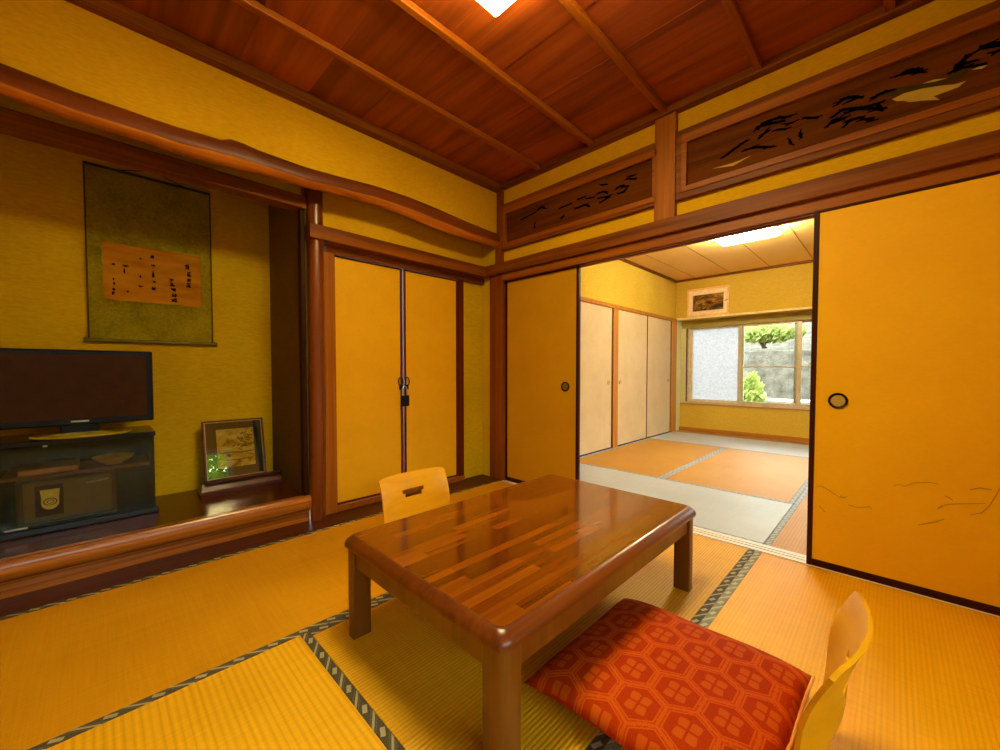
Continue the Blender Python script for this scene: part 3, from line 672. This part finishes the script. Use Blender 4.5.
# ------------------------------------------------------------ legless chairs
def zaisu(label, ox, oy, flip, yaw=0.0, zs=1.0):
    """moulded plywood chair; local d axis runs from the seat front to the back"""
    N, Wd = 28, 24
    prof = []   # (d, z, bulge, halfwidth)
    for i in range(13):
        s = i/12; prof.append((-.44 + .40*s, .026 + .010*math.sin(pi*s), .0, .205 - .035*(1-s)**3))
    for k in range(1, 7):
        a = (pi/2 - .16)*k/6; prof.append((-.04 + .062*math.sin(a), .026 + .062*(1-math.cos(a)), .012*k/6, .205))
    d0, z0 = prof[-1][0], prof[-1][1]
    for i in range(1, 17):
        s = i/16; z = z0 + (.423 - z0)*s
        d = d0 + .006*math.sin(pi*min(1, s*1.6)) * (1 if s < .62 else 0) - .004*s + .064*s**2.6
        prof.append((d, z, .012 + .043*min(1, s*2.2) - .018*s, .205 + .002*math.sin(pi*s)))
    n = len(prof)
    def pt(i, j, off):
        d, z, bu, hw = prof[i]
        u = -1 + 2*j/Wd
        # tangent and normal of the profile
        a = prof[max(0, i-1)]; c = prof[min(n-1, i+1)]; tx, tz = c[0]-a[0], c[1]-a[1]; l = math.hypot(tx, tz); nx, nz = tz/l, -tx/l
        dd = d + bu*(1-u*u) + nx*off; zz = z + nz*off
        if i >= n-4:      # rounded top corners
            zz -= .010*max(0, abs(u)-.8)**2/.04*(i-(n-5))/4
        if i <= 2: dd += .05*max(0, abs(u)-.6)**2/.16*(3-i)/3
        return Vector((ox + flip*dd + yaw*u*hw, oy + u*hw - yaw*flip*dd, zz*zs))
    slot = set()
    b = B(); T = .0085
    jn = [Wd//2-4+k for k in range(8)]
    for i in range(n-1):
        for j in range(Wd):
            if prof[i][1] > .288 and prof[i+1][1] < .352 and 8 <= j < 16:
                top_row = prof[i+1][1] > .328
                if top_row or 9 <= j < 15: slot.add((i, j))
    Vt = {}
    def vert(i, j, s):
        k = (i, j, s)
        if k not in Vt: Vt[k] = b.verts.new(pt(i, j, T*.5*s))
        return Vt[k]
    for i in range(n-1):
        for j in range(Wd):
            if (i, j) in slot: continue
            for s in (1, -1):
                q = [vert(i, j, s), vert(i, j+1, s), vert(i+1, j+1, s), vert(i+1, j, s)]
                b.faces.new(q if s*flip > 0 else q[::-1])
            for (di, dj, e) in ((0, -1, ((i, j), (i+1, j))), (0, 1, ((i, j+1), (i+1, j+1))), (-1, 0, ((i, j), (i, j+1))), (1, 0, ((i+1, j), (i+1, j+1)))):
                k = (i+di, j+dj)
                if k in slot or not (0 <= k[0] < n-1 and 0 <= k[1] < Wd):
                    b.faces.new((vert(*e[0], 1), vert(*e[1], 1), vert(*e[1], -1), vert(*e[0], -1)))
    bmesh.ops.recalc_face_normals(b, faces=b.faces[:])
    zmin = min(v.co.z for v in b.verts)
    for v in b.verts: v.co.z -= zmin - .001
    o = mk('legless_chair', b, M['zaisu'], smooth=50)
    return tag(o, label, 'chair')
zaisu('legless bentwood chair with a cut-out handle, on the closet side of the table', .645, -1.214, -1, 0.0, .965)
zaisu('legless bentwood chair seen from behind, holding the red cushion', 2.272, -1.296, 1, .03)

# ------------------------------------------------------------ floor cushion
def cushion():
    cx, cy, zb = 1.978, -1.292, .052; ax, ay, h = .290, .292, .078; N = 40
    b = B(); g = {}
    for s in (1, -1):
        for i in range(N+1):
            for j in range(N+1):
                u, v = -1 + 2*i/N, -1 + 2*j/N
                e = (1 - u**4)*(1 - v**4)
                f = max(0.0, e)**.42
                k = (i, j, s if 0 < i < N and 0 < j < N else 0)
                if k in g: continue
                pull_ = 1 - .028*(1 - u*u)*(v*v)**3 ; pull2 = 1 - .028*(1 - v*v)*(u*u)**3
                z = zb + .022 + s*(h/2)*f*(1.0 if s > 0 else .52) 
                z += .004*math.sin(5*u+2)*math.sin(4*v+1)*(1 if s > 0 else 0)*f
                if s > 0: z += .010 * f
                # the table-side edge droops over the front of the seat
                z -= .026*max(0, -u-.45)**1.3
                g[k] = b.verts.new((cx + ax*u*pull2 - .016*max(0, -v)*(u+1), cy + ay*v*pull_, z))
    def V(i, j, s): return g[(i, j, s if 0 < i < N and 0 < j < N else 0)]
    for s in (1, -1):
        for i in range(N):
            for j in range(N):
                q = (V(i, j, s), V(i+1, j, s), V(i+1, j+1, s), V(i, j+1, s))
                b.faces.new(q if s > 0 else q[::-1])
    t = thing('floor_cushion', 'square red brocade floor cushion with hexagon flower pattern', 'cushion', (cx, cy, zb-.01))
    mk('cushion_cover', b, M['brocade'], t, 180)
    b = B(); pts = []
    for k in range(41):
        v = -1 + 2*k/40; u = 1.0; p2 = 1 - .028*(1 - v*v)
        pts.append((cx + ax*p2 + .002 - .032*max(0, -v), cy + ay*v, zb + .022 + .0012*math.sin(k*2.1)))
    tube(b, pts, .0042, 8); mk('edge_cord', b, plain('cushion_cord', 'D8903C', .6), t, 60)
cushion()

# ------------------------------------------------------------ alcove contents
t = thing('hanging_scroll', 'olive hanging scroll with a brown calligraphy sheet on alcove wall', 'scroll', (-.845, -2.153, 1.118))
b = B()
rows = []
for k in range(25):
    z = 1.125 + (2.113-1.125)*k/24; wob = .006*math.sin(z*9)
    rows.append([Vector((-.842 + .003*math.sin(z*8), -2.441 + wob*.7, z)), Vector((-.842 + .003*math.sin(z*8 + 1), -1.866 + wob*.3, z))])
vs = [[b.verts.new(p) for p in r] for r in rows]
for a, c in zip(vs, vs[1:]): b.faces.new((a[0], a[1], c[1], c[0]))
r_ = bmesh.ops.solidify(b, geom=b.faces[:], thickness=.0015)
mk('mounting_cloth', b, M['scroll'], t)
b = B(); box(b, -.8385, -.8375, -2.378, -1.921, 1.36, 1.69); sh = mk('calligraphy_sheet', b, M['aged'], t)
b = B(); rnd = random.Random(3)
for (ya, za, yb, zb) in CHARS:
    z0, z1 = min(za, zb), max(za, zb); y0, y1 = min(ya, yb), max(ya, yb)
    wd, hg = y1-y0, z1-z0
    for q in range(8 if hg > .02 else 5):
        if q % 2: a = (y0 + wd*rnd.random()*.3, z0 + hg*rnd.random()); c = (y1 - wd*rnd.random()*.3, a[1] + hg*.18*rnd.uniform(-.3, 1))
        else: a = (y0 + wd*rnd.random(), z1 - hg*rnd.random()*.2); c = (y0 + wd*rnd.random(), z0 + hg*rnd.random()*.3)
        mid = ((a[0]+c[0])/2 + wd*.15*rnd.uniform(-1, 1), (a[1]+c[1])/2 + hg*.1*rnd.uniform(-1, 1))
        stroke(b, [a, mid, c], .0056, ('x', -.8368))
mk('lettering', b, M['ink'], sh)
b = B(); tube(b, [(-.838, -2.464, 1.12), (-.838, -1.84, 1.12)], .0125, 14); ro = mk('roller', b, plain('olive_roller', '6E6014', .5, .2), t, 50)
b = B(); box(b, -.845, -.832, -2.446, -1.862, 2.106, 2.120, .003); mk('hanging_rod', b, plain('dark_rod', '2A1C08', .5), t)
b = B(); tube(b, [(-.84, -2.30, 2.118), (-.843, -2.15, 2.165), (-.84, -2.0, 2.118)], .003, 6); mk('cord', b, plain('scroll_cord', '3A2A0C', .8), t)
for y in (-2.4425, -1.8645):
    b = B(); box(b, -.8415, -.8375, y-.004, y+.004, 1.125, 2.113); mk('edge_binding', b, plain('binding', '5A480C', .8, .1), t)
t2 = None

# television
t = thing('television', 'black flat television with a silver base on the glass cabinet', 'TV', (-.56, -2.48, .613))
b = B(); box(b, -.575, -.53, -2.765, -2.195, .668, 1.05, .006); mk('housing', b, M['blackgloss'], t)
b = B(); box(b, -.62, -.57, -2.68, -2.28, .72, .99, .015); mk('rear_shell', b, M['black'], t)
b = B(); box(b, -.5305, -.528, -2.739, -2.222, .70, 1.027, .001); mk('screen', b, M['screen'], t)
b = B(); box(b, -.531, -.526, -2.512, -2.448, .683, .692, .0015); mk('name_plate', b, M['silver'], t)
b = B(); box(b, -.572, -.542, -2.55, -2.41, .62, .672, .006); mk('neck', b, M['blackgloss'], t)
b = B()
loft(b, [[Vector((-.56 + s*.125*math.cos(a), -2.47 + s*.185*math.sin(a)*1.0, z)) for a in [2*pi*k/48 for k in range(48)]] for s, z in ((.98, .613), (1.0, .618), (.99, .622), (.5, .63), (.2, .633))])
mk('stand_base', b, plain('base_wall_reflection', 'B4A62A', .15, .5, coat=.3), t, 30)  # reflection of the yellow wall is put into the base colour

# cabinet
def cabinet():
    x0, x1, y0, y1, z0, z1 = -.82, -.485, -2.765, -2.200, .162, .610
    t = thing('tv_cabinet', 'small black television cabinet with a smoked glass door', 'cabinet', (-.65, -2.48, z0))
    b = B(); box(b, x0-.005, x1+.008, y0-.006, y1+.006, z1-.024, z1, .003); mk('cabinet_top', b, M['blackgloss'], t)
    b = B(); box(b, x0-.008, x1+.012, y0-.010, y1+.012, z0, z0+.030, .003); mk('plinth', b, M['black'], t)
    for ya in (y0, y1-.022):
        b = B(); box(b, x0, x1-.008, ya, ya+.022, z0+.03, z1-.024, .001); mk('side_panel', b, M['blackgloss'], t)
    b = B(); box(b, x0, x0+.012, y0+.022, y1-.022, z0+.03, z1-.024); mk('back_panel', b, M['black'], t)
    b = B(); box(b, x0+.012, x1-.03, y0+.022, y1-.022, .424, .438); mk('shelf', b, plain('shelf_brown', '6A3A10', .4), t)
    b = B(); box(b, x1-.006, x1, y0+.006, y1-.006, z0+.034, z1-.03, .001); d = mk('glass_door', b, M['smoked'], t)
    b = B(); box(b, x1, x1+.008, y0+.035, y0+.105, z0+.036, z0+.044, .002); mk('door_handle', b, M['silver'], d)
    b = B(); box(b, x1, x1+.005, -2.605, -2.59, .577, .585, .002); mk('hinge_stud', b, M['silver'], d)
cabinet()
t = thing('small_safe', 'dark metal box with bar handle behind the cabinet glass', 'safe', (-.62, -2.525, .193))
b = B(); box(b, -.76, -.535, -2.70, -2.355, .1935, .412, .006); mk('safe_body', b, plain('safe_dark', '4A3C10', .35), t)
b = B(); box(b, -.536, -.524, -2.675, -2.372, .212, .400, .004); dd = mk('safe_door', b, plain('safe_door_dark', '6A5814', .3), t)
b = B(); tube(b, [(-.516, -2.465, .372), (-.512, -2.455, .373), (-.512, -2.395, .379), (-.516, -2.385, .379)], .0055, 8); mk('bar_handle', b, M['silver'], dd, 60)
b = B(); box(b, -.5236, -.5226, -2.638, -2.545, .232, .384); mk('backing_card', b, plain('brown_card', '2E1408', .7), dd)
b = B()
tag_pts = [(-2.622, .362), (-2.556, .362), (-2.560, .318)] + [(-2.589 + .030*math.cos(a), .297 + .034*math.sin(a)) for a in [-.05 - (pi-.1)*k/12 for k in range(13)]] + [(-2.618, .318)]
flatpoly(b, tag_pts, ('x', -.5218)); lb = mk('paper_label', b, plain('yellow_label', 'F0E050', .6), dd)
b = B()
for rr, th in ((.0235, .0045), (.0125, .003)):
    for k in range(20):
        a0, a1 = 2*pi*k/20, 2*pi*(k+1)/20
        q = [(-2.589 + r*math.cos(a), .301 + r*.8*math.sin(a)) for r, a in ((rr, a0), (rr, a1), (rr-th, a1), (rr-th, a0))]
        flatpoly(b, q, ('x', -.5212))
mk('ring_mark', b, plain('label_ink', '5A4A14', .7), lb)
def dish(cx, cy, cz, r, h, mat, label):
    b = B(); prof = [(r*.35, 0), (r*.4, 0), (r*.42, h*.12), (r*.75, h*.45), (r*.97, h*.93), (r, h), (r*.985, h*1.02), (r*.73, h*.55), (r*.4, h*.26), (0, h*.22)]
    lathe(b, prof, cx, cy, cz); o = mk('dish', b, mat, smooth=50); return tag(o, label, 'dish')
dish(-.60, -2.36, .439, .085, .042, plain('yellow_ceramic', 'E8D250', .25), 'shallow yellow ceramic dish on the right of the cabinet shelf')
t = thing('media_player', 'flat brown media box on the left of the cabinet shelf', 'media player', (-.62, -2.58, .4385))
b = B(); box(b, -.74, -.53, -2.69, -2.49, .4385, .466, .003); mk('player_case', b, plain('player_brown', '8A5A20', .35), t)
b = B(); box(b, -.5305, -.5285, -2.685, -2.495, .444, .461, .001); mk('front_panel', b, plain('player_front', 'A88040', .3), t)

# framed landscape on its stand
t = thing('picture_stand', 'low rosewood stand holding the framed landscape in the alcove', 'stand', (-.70, -1.72, .16))
b = B()
for y0, y1, x0, x1, z0, z1 in ((-1.975, -1.475, -.775, -.645, .16, .178),): 
    loft(b, [[Vector((x0, y0, z0)), Vector((x1, y0, z0)), Vector((x1, y1, z0)), Vector((x0, y1, z0))], [Vector((x0+.004, y0+.003, z0+.02)), Vector((x1-.003, y0+.003, z0+.02)), Vector((x1-.003, y1-.003, z0+.02)), Vector((x0+.004, y1-.003, z0+.02))],
             [Vector((x0+.03, y0+.014, z0+.062)), Vector((x1-.028, y0+.014, z0+.062)), Vector((x1-.028, y1-.014, z0+.062)), Vector((x0+.03, y1-.014, z0+.062))]])
mk('stand_block', b, M['rosewood'], t)
b = B(); box(b, -.662, -.652, -1.95, -1.50, .218, .232, .002); mk('front_lip', b, M['rosewood'], t)
b = B(); tube(b, [(-.76, -1.74, .22), (-.80, -1.74, .50)], .008, 8); mk('back_strut', b, M['rosewood'], t)
def leaning(name, par, bm, mat):   # built upright at x = 0 plane, z from 0; then leaned back and moved
    xform(bm, Matrix.Translation((-.672, 0, .2325)) @ Matrix.Rotation(-math.radians(13.0), 4, 'Y'))
    return mk(name, bm, mat, par)
t = thing('framed_picture', 'framed sepia landscape leaning on its stand in the alcove', 'picture', (-.69, -1.775, .225))
ya, yb, hh = -1.948, -1.598, .392
b = B()
for q in ((ya, ya+.012, 0, hh), (yb-.012, yb, 0, hh), (ya+.012, yb-.012, 0, .012), (ya+.012, yb-.012, hh-.012, hh)): box(b, -.012, .006, *q, .0015)
leaning('frame', t, b, M['rosewood'])
b = B()
for q in ((ya+.012, ya+.016, .012, hh-.012), (yb-.016, yb-.012, .012, hh-.012), (ya+.016, yb-.016, .012, .016), (ya+.016, yb-.016, hh-.016, hh-.012)): box(b, -.008, .0045, *q)
leaning('gilt_fillet', t, b, M['gold'])
b = B(); box(b, -.010, -.006, ya+.014, yb-.014, .014, hh-.014); leaning('mat_board', t, b, M['matboard_dk'])
b = B(); box(b, -.0058, -.0052, ya+.075, yb-.062, .075, hh-.062); leaning('landscape_print', t, b, M['landscape'])
b = B(); rnd = random.Random(5)
for k in range(26):
    cy = rnd.gauss(-1.72, .03); cz = .20 + abs(rnd.gauss(0, .045)); stroke2 = [(cy + rnd.uniform(-.02, .02), cz), (cy, cz + rnd.uniform(.004, .02)), (cy + rnd.uniform(-.02, .02), cz + .005)]
    stroke(b, stroke2, .008, ('x', -.0049))
stroke(b, [(-1.86, .17), (-1.8, .175), (-1.74, .168), (-1.66, .172)], .008, ('x', -.0049)); stroke(b, [(-1.83, .125), (-1.75, .12), (-1.67, .126)], .006, ('x', -.0049)); stroke(b, [(-1.80, .15), (-1.82, .16)], .02, ('x', -.0049))
leaning('ink_trees', t, b, plain('sepia_ink', '4A3408', .8))
b = B(); box(b, .0005, .0015, ya+.014, yb-.014, .014, hh-.014); leaning('cover_glass', t, b, M['picglass'])

# ------------------------------------------------------------ lamps
t = thing('ceiling_lamp', 'square white ceiling lamp above the low table', 'lamp', (1.51, -1.52, 2.385))
b = B(); loft(b, [[Vector((x, y, z)) for x, y in rrect(1.228+i, 1.792-i, -1.802+i, -1.238-i, .010, 4)] for i, z in ((.012, 2.378), (.003, 2.383), (0, 2.392), (.004, 2.435))]); mk('lamp_diffuser', b, M['lampwhite'], t, 40)
b = B(); box(b, 1.27, 1.75, -1.76, -1.28, 2.43, 2.464, .004); mk('lamp_base', b, M['wood_lt_x'], t)

# ------------------------------------------------------------ far room
b = B(); box(b, -.12, -.02, .09, 3.95, 0, 2.5); struct('wall_far_left', b, M['plaster_far'], 'olive yellow plaster wall above the far room closets', cat='wall')
b = B(); box(b, -.12, .005, 3.925, 4.25, 0, 1.75); box(b, .005, .084, 4.11, 4.25, .436, 1.72); struct('wall_far_reveal', b, plaster('reveal_plaster', 'CFC88A', 'E2DCA6'), 'pale green reveal beside the far window', cat='wall')
b = B(); box(b, -.12, 3.95, 3.95, 4.25, 1.72, 2.5); struct('wall_far_upper', b, M['plaster_far'], 'yellow plaster wall above the far window', cat='wall')
b = B(); box(b, 0, 3.83, 4.10, 4.25, 0, .425); struct('wall_far_lower', b, M['plaster_far'], 'yellow plaster wall under the far window', cat='wall')
struct('wall_far_right', holed_x(3.83, 3.95, .1, 4.25, -.05, 2.6, .5, 3.4, 0, 1.80), M['plaster_far'], 'plaster wall with the added garden doors of the far room', cat='wall')
b = B(); box(b, -.12, 3.95, .09, 4.25, 2.335, 2.42); cf = struct('ceiling_far', b, paper('far_ceiling_board', 'FFD070', 'FFDC8C'), 'light orange board ceiling of the far room', cat='ceiling')
for x in (.27, .735, 1.21, 1.672, 2.14, 2.6, 3.07):
    b = B(); box(b, x-.003, x+.003, .09, 3.95, 2.332, 2.336); mk('board_joint', b, plain('joint_brown', 'B07A34', .7), cf)
b = B(); box(b, -.02, 3.83, 3.915, 3.95, 2.305, 2.335, .003); box(b, -.02, .012, .09, 3.93, 2.305, 2.335, .003); struct('trim_21', b, M['wood_x'], 'dark brown ceiling trim of the far room', cat='trim')
b = B(); box(b, -.02, 3.83, .09, .11, 1.757, 2.335); struct('wall_far_front', b, M['plaster_far'], 'far room side of the wall over the opening', cat='wall')
# closets on the left of the far room
b = B(); box(b, -.03, .012, .1, 3.93, 1.695, 1.742, .003); struct('trim_22', b, M['wood_far_x'], 'brown rail above the far room closet doors', cat='trim')
b = B(); box(b, -.03, .010, 1.965, 2.085, 0, 1.70, .003); struct('trim_23', b, M['wood_far_z'], 'brown post between the pale far room doors', cat='post')
b = B(); box(b, -.03, .010, 3.735, 3.928, 0, 1.70, .003); struct('trim_24', b, M['wood_far_z'], 'brown post beside the far window reveal', cat='post')
def fardoor(n, label, y0, y1, hy):
    b = B(); box(b, -.02, -.006, y0, y1, .012, 1.695); dd = struct('door_%d' % n, b, M['paper_far'], label, cat='closet door')
    for a in (y0-.004, y1-.006):
        b = B(); box(b, -.02, -.002, a, a+.01, .004, 1.695); mk('stile', b, M['lacquer'], dd)
    b = B(); box(b, -.02, -.002, y0, y1, .003, .018); mk('bottom_rail', b, M['lacquer'], dd)
    b = B(); rings = []
    for rr, h in ((.0, .002), (.018, .003), (.024, .006), (.026, .0)):
        rings.append([Vector((-.006 + h, hy + rr*math.cos(2*pi*k/20), .80 + rr*math.sin(2*pi*k/20))) for k in range(20)])
    loft(b, rings, True, False); mk('finger_pull', b, M['brass'], dd, 60)
fardoor(6, 'pale closet door of the far room, left of the brown post', 1.0, 1.955, 1.88)
fardoor(7, 'pale closet door of the far room, just right of the brown post', 2.095, 2.915, 2.16)
fardoor(8, 'pale closet door of the far room, next to the window', 2.92, 3.73, 3.64)
# floor edge under the window
b = B(); box(b, 0, 3.83, 3.926, 4.10, -.05, .004); struct('floor_far_edge', b, M['base_far'], 'brown floor board under the far window', cat='floor board')
b = B(); box(b, 0.005, 3.83, 4.07, 4.10, .004, .062, .003); struct('baseboard_far', b, M['base_far'], 'brown baseboard under the far window', cat='baseboard')
b = B(); box(b, .0, 3.83, 3.905, 4.12, 1.722, 1.748, .003); struct('trim_25', b, M['cream'], 'cream ledge over the far window', cat='trim')
# window
def window(n, label):
    b = B(); box(b, .085, 3.83, 4.13, 4.2, .432, .462); box(b, .085, 3.83, 4.13, 4.2, 1.603, 1.625); box(b, .085, .115, 4.13, 4.2, .462, 1.603); box(b, 3.80, 3.83, 4.13, 4.2, .462, 1.603)
    wdw = struct('window_%d' % n, b, M['alu'], label, cat='window')
    b = B(); box(b, .084, .097, 4.118, 4.131, .462, 1.603); mk('jamb_strip', b, M['lacquer'], wdw)
    b = B(); box(b, .02, 3.83, 4.10, 4.22, 1.605, 1.72, .004); mk('head_box', b, plain('olive_head', '9C8A3C', .6), wdw)
    b = B(); box(b, .01, 3.83, 4.085, 4.25, .418, .434, .002); mk('sill_board', b, wood('sill_reddish', 'B07848', 'CC9460', 0, .4), wdw)
    def sash(x0, x1, y, kind, bar):
        b = B(); box(b, x0, x0+.05, y, y+.025, .462, 1.603, .002); box(b, x1-.05, x1, y, y+.025, .462, 1.603, .002)
        box(b, x0+.05, x1-.05, y, y+.025, .462, .50, .002); box(b, x0+.05, x1-.05, y, y+.025, 1.578, 1.603, .002)
        if bar: box(b, x0+.05, x1-.05, y+.004, y+.02, .985, 1.005, .002)
        s = mk('sash', b, M['alu_lt'] if not bar else M['alu'], wdw)
        b = B(); box(b, x0+.045, x1-.045, y+.010, y+.014, .495, 1.582); mk('pane', b, M[kind], s)
        return s
    s1 = sash(.115, .868, 4.165, 'frost', False)
    sash(.80, 1.545, 4.135, 'glass', True)
    sash(1.46, 2.22, 4.165, 'glass', True)
    sash(2.18, 3.02, 4.135, 'glass', True); sash(2.98, 3.80, 4.165, 'frost', False)
    b = B(); box(b, .80, .812, 4.122, 4.136, 1.0, 1.05, .002); mk('latch', b, M['silver'], wdw)
window(1, 'sliding window of the far room, frosted left pane, garden wall outside')
# picture on the ledge
t = thing('framed_print', 'light wooden frame with a dark flower print above the far window', 'picture', (.445, 3.93, 1.748))
b = B()
for q in ((.158, .185, 1.7485, 2.165), (.707, .734, 1.7485, 2.165), (.185, .707, 1.7485, 1.775), (.185, .707, 2.138, 2.165)): box(b, q[0], q[1], 3.915, 3.945, q[2], q[3], .003)
mk('frame', b, plain('light_frame', 'F2C470', .4), t)
b = B(); box(b, .183, .709, 3.932, 3.94, 1.773, 2.14); mk('mat_board', b, M['matboard_lt'], t)
b = B(); box(b, .238, .655, 3.930, 3.9325, 1.832, 2.070); pp = mk('print', b, M['flowerpic'], t)
b = B(); rnd = random.Random(9)
for k in range(34):
    cx, cz = .45 + rnd.gauss(0, .07), 1.955 + rnd.gauss(0, .035); a = rnd.uniform(0, pi)
    stroke(b, [(cx - .03*math.cos(a), cz - .02*math.sin(a)), (cx, cz + .006), (cx + .03*math.cos(a), cz + .02*math.sin(a))], .014, ('y', 3.9292))
mk('petals', b, plain('ochre_petals', 'B07A26', .7, var=.4, sc=60), pp)
# far lamp
t = thing('ceiling_lamp', 'rounded white ceiling lamp of the far room', 'lamp', (1.36, 2.02, 2.25))
b = B(); loft(b, [[Vector((x, y, z)) for x, y in rrect(1.10+i, 1.62-i, 1.76+i, 2.28-i, .06, 6)] for i, z in ((.03, 2.25), (.008, 2.256), (0, 2.264), (.055, 2.331))]); b.normal_update()
for f_ in b.faces:
    if .15 < f_.normal.z < .95: f_.material_index = 1
mk('lamp_diffuser', b, [M['lampwhite_far'], emitter('lamp_added_uplight', (1.0, .93, .66, 1), 150)], t, 40)  # stronger emitter added on the slanted upper sides to brighten the ceiling
b = B(); box(b, 1.20, 1.52, 1.86, 2.18, 2.300, 2.334, .004); mk('lamp_base', b, M['cream'], t)
for x in (1.09, 1.63):
    b = B(); box(b, x-.012, x+.012, 2.0, 2.05, 2.25, 2.325, .003); mk('bracket', b, M['brass'], t)

# garden doors on the right; the far room's are added for light
def gdoors(n, label, y0, y1):
    b = B(); box(b, 3.84, 3.93, y0, y1, 0, .03); box(b, 3.84, 3.93, y0, y1, 1.77, 1.80); box(b, 3.84, 3.93, y0, y0+.03, .03, 1.77); box(b, 3.84, 3.93, y1-.03, y1, .03, 1.77)
    wdw = struct('window_%d' % n, b, M['alu'], label, cat='window')
    m = (y0+y1)/2
    for a, c, x in ((y0+.03, m+.025, 3.86), (m-.025, y1-.03, 3.895)):
        b = B(); box(b, x, x+.025, a, a+.05, .03, 1.77); box(b, x, x+.025, c-.05, c, .03, 1.77); box(b, x, x+.025, a+.05, c-.05, .03, .10); box(b, x, x+.025, a+.05, c-.05, 1.72, 1.77)
        s = mk('sash', b, M['alu'], wdw)
        b = B(); box(b, x+.01, x+.014, a+.045, c-.045, .095, 1.725); mk('pane', b, M['glass'], s)
gdoors(2, 'glass garden doors of the near room', -3.5, -.87)
gdoors(3, 'unseen glass garden doors added to brighten the far room', .5, 3.4)

# ------------------------------------------------------------ outside
def stone():
    t = NT('garden_stone'); v = t.n('ShaderNodeTexVoronoi'); v.feature = 'DISTANCE_TO_EDGE'; t.l(t.coord((3.2, 3.2, 4.6)), v.inputs['Vector']); v.inputs['Scale'].default_value = 1.5
    n = t.noise(t.coord((6, 6, 6)), 1, 4)
    c = t.ramp(n, [(.3, lin('443E36')), (.7, lin('766E62'))])
    j = t.math('LESS_THAN', v.outputs['Distance'], .035)
    return t.bsdf(t.mix(j, c, lin('565048')), .9, .1, bump=n, bs=.5, bd=.03)
b = B(); box(b, -9, 14, -12, 14, -.5, -.28); struct('ground_outside', b, plain('garden_gravel', '6E6A60', .9, sc=6), 'grey gravel ground outside the windows', cat='ground')
b = B()
loft(b, [[Vector((x, y0, z0)) for x in (-8, -4, -1, 1, 3, 6, 9)] for y0, z0 in ((7.4, -.3), (7.6, .6), (7.85, 1.36), (8.0, 1.40), (9.6, 1.44), (11.5, 2.4))], close=False, caps=False)
struct('garden_wall', b, stone(), 'sloping stone retaining wall outside the far window', cat='garden wall')
b = B(); loft(b, [[Vector((x0, y, z0)) for y in (-8, -4, 0, 4, 7.3)] for x0, z0 in ((7.6, -.3), (7.8, 1.2), (8.2, 1.8), (10.5, 3.0))], close=False, caps=False)
struct('garden_wall_side', b, stone(), 'stone retaining wall outside the garden doors', cat='garden wall')
def shrub(name, label, cat, cx, cy, cz, rx, ry, rz, n, mat, size, seed, stems=True, group=None):
    t = thing(name, label, cat, (cx, cy, cz), group); rnd = random.Random(seed); b = B()
    for k in range(n):
        while True:
            p = Vector((rnd.uniform(-1, 1), rnd.uniform(-1, 1), rnd.uniform(-1, 1)))
            if .35 < p.length < 1: break
        lump = 1 + .18*math.sin(5*p.x + seed) * math.sin(4*p.y + 2*p.z)
        c = Vector((cx + p.x*rx*lump, cy + p.y*ry*lump, cz + rz + .15 + p.z*rz*lump)); s = size*rnd.uniform(.6, 1.3)
        a = Vector((rnd.uniform(-1, 1), rnd.uniform(-1, 1), rnd.uniform(-.6, 1))).normalized(); u = a.orthogonal().normalized(); w_ = a.cross(u)
        vs = [b.verts.new(c + q) for q in (-u*s, w_*s*.45, u*s, -w_*s*.45)]; b.faces.new(vs)
    mk('leaves', b, mat, t)
    b = B()
    for k in range(5): tube(b, [(cx + rnd.uniform(-.05, .05), cy + rnd.uniform(-.05, .05), cz), (cx + rnd.uniform(-.4, .4)*rx, cy + rnd.uniform(-.4, .4)*ry, cz + rz + .1)], .015, 6)
    mk('stems', b, plain('bark', '4A3A28', .9), t)
lv1 = leafmat('leaf_bright', '7A9E14', 'CCE436'); lv2 = leafmat('leaf_mid', '34501A', '6E8C38'); lv3 = leafmat('leaf_pale', '8A9A4A', 'C4CC80')
shrub('garden_shrub', 'pale leafy shrub outside the far window, in front of the railing', 'shrub', 0.62, 5.75, -.28, .24, .25, .50, 900, lv3, .06, 1)
shrub('garden_tree', 'light green foliage above the stone wall, right pane', 'tree', 1.68, 8.5, 1.46, .42, .4, .30, 1500, lv1, .09, 2)
shrub('garden_tree', 'pale green foliage above the stone wall, middle pane', 'tree', .28, 8.5, 1.46, .68, .4, .20, 1700, lv3, .09, 3)
shrub('garden_shrub', 'bright green shrub outside the garden doors', 'shrub', 4.75, -.92, -.28, .45, .36, 1.22, 2000, lv1, .06, 4)
shrub('garden_shrub', 'green shrub outside the added far room garden doors', 'shrub', 5.0, 1.9, -.28, .5, .5, .7, 900, lv2, .07, 5)
t = thing('garden_railing', 'white metal railing outside the far window', 'railing', (2.5, 6.3, -.28))
for z in (.22, .40):
    b = B(); tube(b, [(.72, 6.3, z), (5.2, 6.3, z)], .03, 8); mk('rail', b, plain('white_paint', 'F2F0EA', .5), t, 60)
for x in (.72, 2.0, 3.3, 4.6, 5.2):
    b = B(); tube(b, [(x, 6.3, -.28), (x, 6.3, .54)], .02, 8); mk('railing_post', b, plain('white_paint', 'F2F0EA', .5), t, 60)
